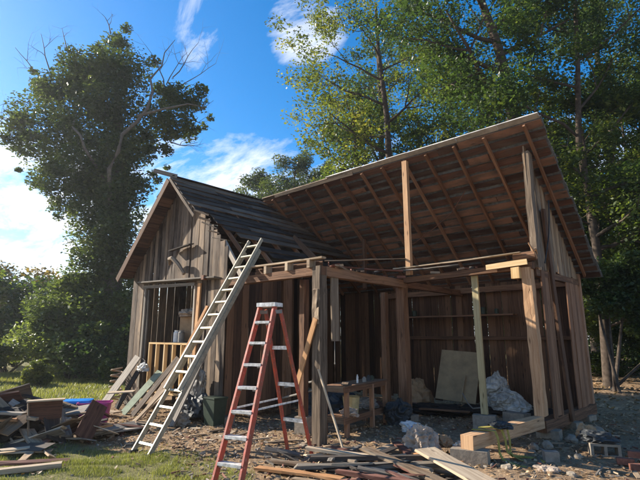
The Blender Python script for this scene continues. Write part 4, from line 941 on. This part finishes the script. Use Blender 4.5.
LM_IVY = leafmat('ivy leaves', (0.034, 0.052, 0.022), (0.075, 0.100, 0.040), (0.17, 0.19, 0.075), .42)
LM_YEL = leafmat('thin autumn leaves', (0.045, 0.062, 0.018), (0.12, 0.14, 0.035), (0.32, 0.26, 0.07), .5)
LM_GRN = leafmat('dark green leaves', (0.022, 0.042, 0.018), (0.052, 0.085, 0.030), (0.16, 0.19, 0.050), .46)
LM_MID = leafmat('mid green leaves', (0.028, 0.048, 0.016), (0.070, 0.100, 0.028), (0.22, 0.22, 0.055), .5)
LM_PINE = leafmat('pine needles', (0.035, 0.055, 0.022), (0.08, 0.105, 0.036), (0.20, 0.20, 0.07), .3)
LM_BUSH = leafmat('bush leaves', (0.045, 0.070, 0.028), (0.13, 0.16, 0.055), (0.30, 0.31, 0.11), .45)
LM_RUSTY = leafmat('rusty autumn leaves', (0.06, 0.05, 0.02), (0.15, 0.11, 0.04), (0.30, 0.18, 0.06), .4)
RX, RYv = math.cos(rad(42.5)), math.sin(rad(42.5))       # direction across the view of the left treeline
def off(s, d, z): return (RX * s - RYv * d, RYv * s + RX * d, z)

# the ivy-covered tree at the left
rg = random.Random(2)
ivy = thing('ivy_covered_tree', 'tall tree wrapped in ivy from foot to crown, bare twigs sticking out of its top', 'tree', (-22.9, 10.1, 0))
mb = MB()
mb.tube([off(0, 0, -.1), off(-.1, 0, 3), off(.05, 0, 7), off(-.2, 0, 10.5), off(-.6, 0, 13.5), off(-1.0, 0, 16)], [.55, .42, .36, .30, .2, .08], 12, cap=False)
o = mb.build('trunk', M_BARKL, None, True); o.parent = ivy
blobs = []
for z in np.arange(.6, 10.2, .62): blobs.append((rg.uniform(-.5, .4) - .25, rg.uniform(-.5, .5), z, 1.25 + .55 * math.sin(z * 1.7) ** 2))
for z in np.arange(5.5, 12.2, .45): blobs.append((rg.uniform(-.8, .5) - (.3 if z > 10 else 0), rg.uniform(-1.5, -.6), z, rg.uniform(.7, 1.05)))
for z in np.arange(1.0, 9.5, .8): blobs.append((rg.choice((-1.25, -1.5, 1.1, 1.3)) + rg.uniform(-.2, .2), rg.uniform(-1, .6), z, rg.uniform(.6, .95)))
for s_, z, r_ in ((-3.0, 16, 1.4), (-1.3, 17.9, 1.0), (-2.2, 16.3, 1.5), (.0, 16.1, 1.2), (-.6, 15.2, 1.9), (-4.6, 13.4, 1.4), (-3.6, 14.6, 1.6), (-5.5, 12.0, .9), (-4.2, 11.8, 1.5), (-2.6, 12.2, 2.1),
                  (-1.5, 13.8, 2.1), (-1.0, 11.3, 2.0), (.5, 13.3, 1.6), (2.6, 14.5, .95), (3.5, 14.1, .7), (2.0, 13.3, 1.1), (2.9, 13.0, .9), (.6, 11.4, 1.0), (1.6, 14.9, .7), (-3.6, 10.0, 1.1), (-2.3, 9.6, 1.4), (-4.6, 9.9, .6), (-3.0, 8.6, .8),
                  (.9, 9.6, .8), (1.9, 11.6, .45), (1.5, 11.2, .35), (-5.6, 13.2, .6), (-4.8, 15.0, .7)):
    blobs.append((s_, rg.uniform(-.7, .7), z, r_)); blobs.append((s_ + rg.uniform(-.8, .8) * r_, rg.uniform(-2.0, 2.0), z + rg.uniform(-.5, .5) * r_, r_ * .62))
    for _ in range(3):
        a = rg.uniform(0, 6.28); blobs.append((s_ + math.cos(a) * r_ * .95, rg.uniform(-1, 1), z + math.sin(a) * r_ * .95, r_ * .34))
V, rv = leaves([off(a, b_, c) for a, b_, c, r_ in blobs], [r_ for a, b_, c, r_ in blobs], 108000, .165, 12, drop=.5)
leafobj('crown', V, rv, LM_IVY, ivy)
mb = MB(); tips = []
mb.tube([off(-.1, -1.0, 8.0), off(.1, -1.9, 9.6), off(.55, -2.1, 10.4), off(.7, -2.2, 11.2), off(1.3, -2.1, 11.9), off(1.75, -2.1, 12.6), off(1.85, -1.9, 13.6), off(1.7, -1.9, 14.3), off(2.1, -1.6, 15.2), off(2.15, -1.5, 16.0), off(2.6, -1.4, 16.8)], [.10, .10, .10, .09, .085, .075, .06, .05, .035, .025, .012], 8, cap=False)
mb.tube([off(-.5, -1.0, 9.4), off(-1.0, -2.2, 10.5), off(-1.2, -2.3, 11.1), off(-1.7, -2.2, 11.6), off(-1.9, -1.6, 12.6)], [.07, .07, .06, .045, .02], 7, cap=False)
mb.tube([off(1.3, -2.1, 12.2), off(2.4, -2.0, 12.6), off(3.6, -1.8, 13.0), off(4.4, -1.4, 13.0)], [.08, .06, .04, .015], 6, cap=False)
for s_, z, ds, dz, l in ((2.0, 14.8, .3, 1, 2.4), (2.3, 15.2, 1, .9, 2.4), (1.9, 14.6, -.3, 1, 2.4), (2.6, 14.6, 1, .5, 2.4), (3.4, 13.2, 1, .2, 1.4), (3.2, 12.9, 1, -.4, 1.1), (-4.4, 15.0, -1, .8, 2.2), (-5.0, 13.8, -1, .5, 2.4), (-4.2, 15.6, -.5, 1, 1.9), (-5.3, 12.8, -1, .1, 2.1), (-5.0, 12, -1, .7, 2.2), (-3.4, 16.8, -.4, 1, 1.3), (-1.2, 17.8, .2, 1, 1.1), (2.4, 11.6, .8, -.8, 1.8)):
    limb(mb, Vector(off(s_, -.5, z)), Vector(off(ds, rg.uniform(-.4, .4), dz)), l, .035, rg, 2, tips, up=.05, kids=3)
o = mb.build('bare_limb', M_DEAD, None, True); o.parent = ivy; o['label'] = 'pale bare limb and leafless twigs'

# trees behind the shed
tree('slim tree with thin yellowish crown behind the ridge, left of the darker trees', (-13.6, 20.1, 0), 21,
     [(0, 0, -.1), (.05, 0, 5), (.2, .1, 10), (.05, .15, 14), (-.2, -.1, 18), (-.3, -.1, 21)], .30,
     [(9.5, off(-1, -.2, .25), 3.4), (10.6, off(1, .1, .35), 3.2), (11.6, off(-1, -.3, .35), 4.3), (12.6, off(-1, .4, .15), 4.6), (13.4, off(1, -.5, .4), 3.5), (14.5, off(-1, -.1, .45), 4.4), (15.3, off(.2, 1, .5), 3.5), (16, off(-1, .1, .6), 4.2), (16.6, off(.9, .3, .6), 3.2), (17.5, off(-.6, -1, .6), 3.2), (18.5, off(-.7, .4, .8), 3.2), (19.3, off(.6, -.3, .8), 2.6), (8.4, off(-.8, .8, .1), 2.8), (8.0, off(.9, -.2, .1), 2.8)],
     15000, .16, 31, LM_YEL, M_BARK, depth=2, kids=3, cr=1.0, lenk=.9)
tree('tall dark trunked tree with a great bent limb reaching left over the roof', (-6.26, 18.65, 0), 20,
     [(0, 0, -.1), (-.1, 0, 5), (.0, 0, 10.2), (-.05, 0, 12.2), (-.3, -.25, 14.2), (-.75, -.5, 16.5), (-.9, -.5, 20)], .40,
     [(11.3, off(-1, -.1, .75), 4.8), (12.8, off(-1, .2, .5), 4.0), (13.6, off(1, .1, .5), 3.4), (14.2, off(-.9, .2, .5), 4.0), (14.8, off(.8, -.4, .6), 3.4), (15.6, off(-.8, -.4, .6), 3.6), (16.4, off(.9, .3, .6), 3.4), (17.2, off(-.9, 0, .7), 3.4), (18, off(.3, .8, .6), 3)],
     27000, .135, 32, LM_GRN, M_BARK, depth=2, kids=3, cr=.95)
tree('broad dark tree with forked trunk right of the roof peak', (-4.3, 20.4, 0), 20,
     [(0, 0, -.1), (.15, 0, 4), (.1, 0, 7), (-.05, 0, 9.5), (.25, .1, 13), (.5, .2, 17), (.5, .2, 20)], .19,
     [(8.0, off(-.7, 0, 1.0), 4.5), (9.0, off(.6, 0, .9), 4.4), (9.8, off(-.9, -.3, .7), 4.4), (6.5, off(1, .3, .3), 3.4), (7.2, off(.9, -.6, .3), 3.8), (11, off(1, .3, .5), 4.2), (12, off(-1, .2, .5), 4), (13.2, off(.8, -.6, .6), 4), (14.5, off(-.6, .6, .7), 3.6), (15.8, off(.8, .2, .7), 3.4), (5.2, off(.9, .2, .15), 3.0), (5.6, off(.2, -1, .2), 2.6)],
     66000, .135, 33, LM_GRN, M_BARK, depth=2, kids=3, cr=1.05)
def copytree(src, label, loc, rz, sc, group):
    r = src.copy(); C.objects.link(r); r.location = loc; r.rotation_euler = (0, 0, rz); r.scale = (sc, sc, sc * U(.95, 1.08))
    r['label'] = label; r['group'] = group; r['category'] = 'tree'
    for ch in list(src.children): c = ch.copy(); C.objects.link(c); c.parent = r
    return r
P1 = tree('dense green tree whose lower crown hangs beside the right roof edge', off(7.3 + 4.3, 19.5, 0), 13,
          [(0, 0, -.1), (.1, 0, 3), (-.1, .1, 7), (.1, 0, 10), (0, 0, 13)], .13, auto_limbs(5, 2.2, 11.5, 16, 3.2, 1.8, .12), 42000, .15, 34, LM_MID, M_BARK, depth=2, kids=3, cr=1.25)
P2 = tree('tall wood tree with deep green crown filling the sky behind the bent limb', off(4.5, 33, 0), 24,
          [(0, 0, -.1), (.2, 0, 7), (-.1, .2, 13), (.2, 0, 18), (0, 0, 24)], .40, auto_limbs(6, 5.5, 22, 20, 4.6, 2.6, .25), 34000, .20, 35, LM_GRN, M_BARK, depth=2, kids=3, cr=1.35)
P3 = tree('yellow green sunlit tree seen low behind the middle of the ridge', off(2.2, 29, 0), 17,
          [(0, 0, -.1), (-.2, 0, 6), (.2, .2, 11), (0, 0, 17)], .26, auto_limbs(7, 4.0, 15.5, 16, 3.8, 2.0, .3), 20000, .20, 36, LM_MID, M_BARK, depth=2, kids=3, cr=1.15)
GW = 'trees in the wood behind the shed'
for r in (P1, P2, P3): r['group'] = GW
for src, lb, s_, d_, rz, sc in (
        (P2, 'wood tree far behind the fork of the broad dark tree', 12.5, 34, 1.1, 1.0),
        (P2, 'tall wood tree at the right edge of the photo, behind the nearer crowns', 20.5, 31, 2.3, 1.05),
        (P3, 'smaller green tree under the fork, over the right roof slope', 11.2, 27, 1.9, .95),
        (P3, 'green tree filling the gap low behind the right half of the ridge', 7.0, 31, 4.1, 1.05),
        (P3, 'pale green tree at the far right, behind the lowest crowns', 18.2, 24.5, 2.9, .92),
        (P1, 'leafy tree at the right edge of the photo beside the shaded ground', 14.6, 21, 2.2, 1.05),
        (P1, 'leafy tree over the sunlit strip of litter right of the shed', 13.4, 27, 4.4, 1.0),
        (P3, 'low tree far behind the wing roof, left of the slim tree', -4.3, 44, .6, .92),
        (P2, 'far wood tree behind the sunlit strip of litter at the right', 24, 42, .4, .9),
        (P1, 'small far tree whose crown fills the space under the right trees', 16.5, 31, 5.4, .9),
        (P1, 'small far tree at the edge of the wood beyond the shaded ground', 21.0, 35, 3.4, 1.0)):
    copytree(src, lb, off(s_, d_, 0), rz, sc, GW)
# pines beyond the wing roof
def pine(label, loc, H, seed, n=26000, group=None):
    rg = random.Random(seed); root = thing('pine_tree', label, 'tree', loc, group); mb = MB(); tips = []
    mb.tube([(0, 0, -.1), (.1, 0, H * .5), (0, .1, H)], [.3, .2, .04], 8, cap=False)
    for k in range(22):
        z = H * (.45 + .54 * k / 21); a = k * 2.4; l = H * .22 * (1.15 - .9 * (k / 21)) * rg.uniform(.8, 1.2)
        limb(mb, Vector((0, 0, z)), Vector((math.cos(a), math.sin(a), .3)), l, .07, rg, 1, tips, kids=3)
    o = mb.build('trunk', M_BARK, None, True); o.parent = root
    V, rv = leaves([p for p, q in tips], [max(.85, q * 1.3) for p, q in tips], n, .30, seed, aspect=.4); leafobj('crown', V, rv, LM_PINE, root); return root
GP = 'pines beyond the wing roof'
pine('rounded pine top just over the junction of the two roofs', off(-2.6, 45, 0), 19.3, 51, group=GP)
pine('lower pine top left of the rounded one over the wing ridge', off(-6.3, 46, 0), 17.6, 52, group=GP)
pine('pine top right of the rounded one, touching the slim yellowish tree', off(.6, 47, 0), 19.0, 53, group=GP)
# ---- bushes
def bush(name, label, loc, blobs, n, size, seed, lm, stems=6, group=None, cat='bush'):
    rg = random.Random(seed); root = thing(name, label, cat, loc, group); mb = MB()
    for k in range(stems):
        b_ = blobs[rg.randrange(len(blobs))]; mb.tube([(rg.uniform(-.2, .2), rg.uniform(-.2, .2), -.05), (b_[0] * .5, b_[1] * .5, b_[2] * .55), (b_[0], b_[1], b_[2])], [.06, .04, .015], 5, cap=False)
    o = mb.build('stem', M_BARK, None, True); o.parent = root
    bl = list(blobs)
    for b_ in blobs:
        for _ in range(4):
            d = Vector((rg.gauss(0, 1), rg.gauss(0, 1), rg.gauss(0, .8))).normalized() * b_[3] * .85; bl.append((b_[0] + d.x, b_[1] + d.y, max(.15, b_[2] + d.z), b_[3] * .38))
    V, rv = leaves([b_[:3] for b_ in bl], [b_[3] for b_ in bl], n, size, seed, drop=.25); V[:, 2] = np.maximum(V[:, 2], .01); leafobj('foliage', V, rv, lm, root); return root
GB = 'bushes along the left edge of the yard'
def B(*a): return [off(s_, d_, z) + (r_,) for s_, d_, z, r_ in a]
bush('bush', 'big spreading bush left of the ivy covered tree, sunlit at its top', off(-11.0, 21.5, 0), B((0, 0, 1.4, 1.5), (-1.6, .2, 1.8, 1.5), (1.8, 0, 1.6, 1.5), (.6, .5, 3.2, 1.5), (-1.5, .6, 3.3, 1.3), (2.4, .6, 3.4, 1.3), (3.2, 0, 1.4, 1.3), (-.3, 1, 4.2, 1.0)), 40000, .17, 61, LM_BUSH, group=GB)
bush('bush', 'dark bush at the foot of the ivy covered tree, before its trunk', off(-8.2, 20.2, 0), B((0, 0, 1.0, 1.3), (1.5, .2, 1.2, 1.3), (2.8, .4, 1.0, 1.2), (.8, .5, 2.3, 1.1), (-1.2, 0, 1.2, 1.2), (2.6, .6, 2.1, 1.0)), 30000, .16, 62, LM_GRN, group=GB)
bush('bush', 'yellow green bush at the left edge of the photo', off(-13.8, 19.6, 0), B((0, 0, .7, .8), (.6, .1, 1.2, .65), (-.8, .2, .9, .9), (0, .4, 1.7, .5)), 9000, .14, 63, LM_YEL, group=GB)
bush('bush', 'tall hazy bush behind the big spreading one at the left edge', off(-16.5, 25.5, 0), B((0, 0, 2, 2.0), (2, 0, 2.4, 2.0), (4.2, 0, 2.8, 1.8), (-2, 0, 2.2, 2), (1, .5, 4.2, 1.7), (3.4, .5, 4.6, 1.2), (-2, .5, 4.6, 1.6)), 30000, .22, 64, LM_MID, group=GB)
bush('bush', 'rusty tinted bush at the far left skyline', off(-19.5, 31, 0), B((0, 0, 3, 2.4), (2.6, 0, 3.4, 2.2), (-2, 0, 3.6, 2.4), (1.2, 0, 5.4, 1.8), (-2.2, 0, 6, 1.6), (4.6, 0, 3.2, 2.0)), 22000, .26, 65, LM_RUSTY, group=GB)
bush('bush', 'dark bush between the ivy covered tree and the gable corner', off(-5.8, 23.5, 0), B((0, 0, 1.3, 1.5), (-1.5, 0, 1.6, 1.6), (1.6, 0, 1.4, 1.4), (-.6, .3, 3.4, 1.3), (.2, .2, 4.9, .9), (1.2, .3, 2.9, 1.1)), 32000, .18, 66, LM_IVY, group=GB)
bush('drooping_shrub', 'small pale green drooping shrub on the lawn edge, left of the ivy tree', off(-10.6, 18.2, 0), B((0, 0, .45, .42), (.1, 0, .8, .32), (-.25, .1, .35, .35), (.3, 0, .3, .3)), 5000, .10, 67, LM_YEL, group=GB)
bush('bush', 'low leafy bush below the right trees, beyond the shaded ground', off(14.6, 23.5, 0), B((0, 0, .8, 1.1), (1.6, 0, 1, 1.2), (-1.6, 0, .7, .9), (3.2, .2, 1.0, 1.2), (.8, .3, 2, 1.0)), 20000, .14, 68, LM_MID, group='bushes under the right trees')
bush('bush', 'tall leafy sapling right of the back corner of the shed', off(9.7, 16.2, 0), B((.2, 0, 3.0, .7), (.9, .2, 3.4, .8), (1.5, .1, 2.6, .8), (-.1, .3, 4.1, .8), (1.4, .4, 4.3, .9), (1.9, 0, 1.6, .6)), 20000, .13, 69, LM_GRN, group='bushes under the right trees')
# far wood edge closing the view
rg = random.Random(77); cs = []; rs = []
for k in range(150):
    a = rad(rg.uniform(-95, 40)); d_ = rg.uniform(62, 78); h = 3.5 + (0 if -95 < math.degrees(a) < -48 else 3.5)
    for z in (1.5, 4.5, 7.5, 10):
        if z < h + rg.uniform(-1, 3): cs.append((math.sin(a) * d_, math.cos(a) * d_, z + rg.uniform(-.8, .8))); rs.append(rg.uniform(2.2, 3.4))
V, rv = leaves(cs, rs, 60000, .62, 78); V[:, 2] = np.maximum(V[:, 2], 0.02)
me = bpy.data.meshes.new('far_wood'); fastmesh(me, V, np.arange(len(V)).reshape(-1, 4), rv); me.materials.append(LM_GRN)
fo = bpy.data.objects.new('far_wood', me); C.objects.link(fo); tag(fo, 'far-off wood edge reading as one mass of leaves', None, None, 'stuff')

# ------------------------------------------------------------------ the glare veil
mb = MB()  # scattering volume added to imitate lens glare, strongest towards the sun
x0, x1, y0, y1, z0, z1 = -600, 600, -600, 620, -1.2, 27
mb.v = [(x0, y0, z0), (x1, y0, z0), (x1, y1, z0), (x0, y1, z0), (x0, y0, z1), (x1, y0, z1), (x1, y1, z1), (x0, y1, z1)]
mb.f = [(3, 2, 1, 0), (4, 5, 6, 7), (0, 1, 5, 4), (1, 2, 6, 5), (2, 3, 7, 6), (3, 0, 4, 7)]; mb.uv = [(0, 0)] * 24; mb.r = [0.] * 6; mb.m = [0] * 6
hm_ = bpy.data.materials.new('glare veil'); hm_.use_nodes = True; t = hm_.node_tree; t.nodes.clear()
o = t.nodes.new('ShaderNodeOutputMaterial'); v = t.nodes.new('ShaderNodeVolumePrincipled')
v.inputs['Density'].default_value = 0.0006; v.inputs['Anisotropy'].default_value = 0.55; v.inputs['Color'].default_value = (.86, .92, 1, 1)
t.links.new(v.outputs[0], o.inputs['Volume'])
tag(mb.build('glare_veil', hm_), 'thin bright haze added to imitate lens glare', None, None, 'stuff')
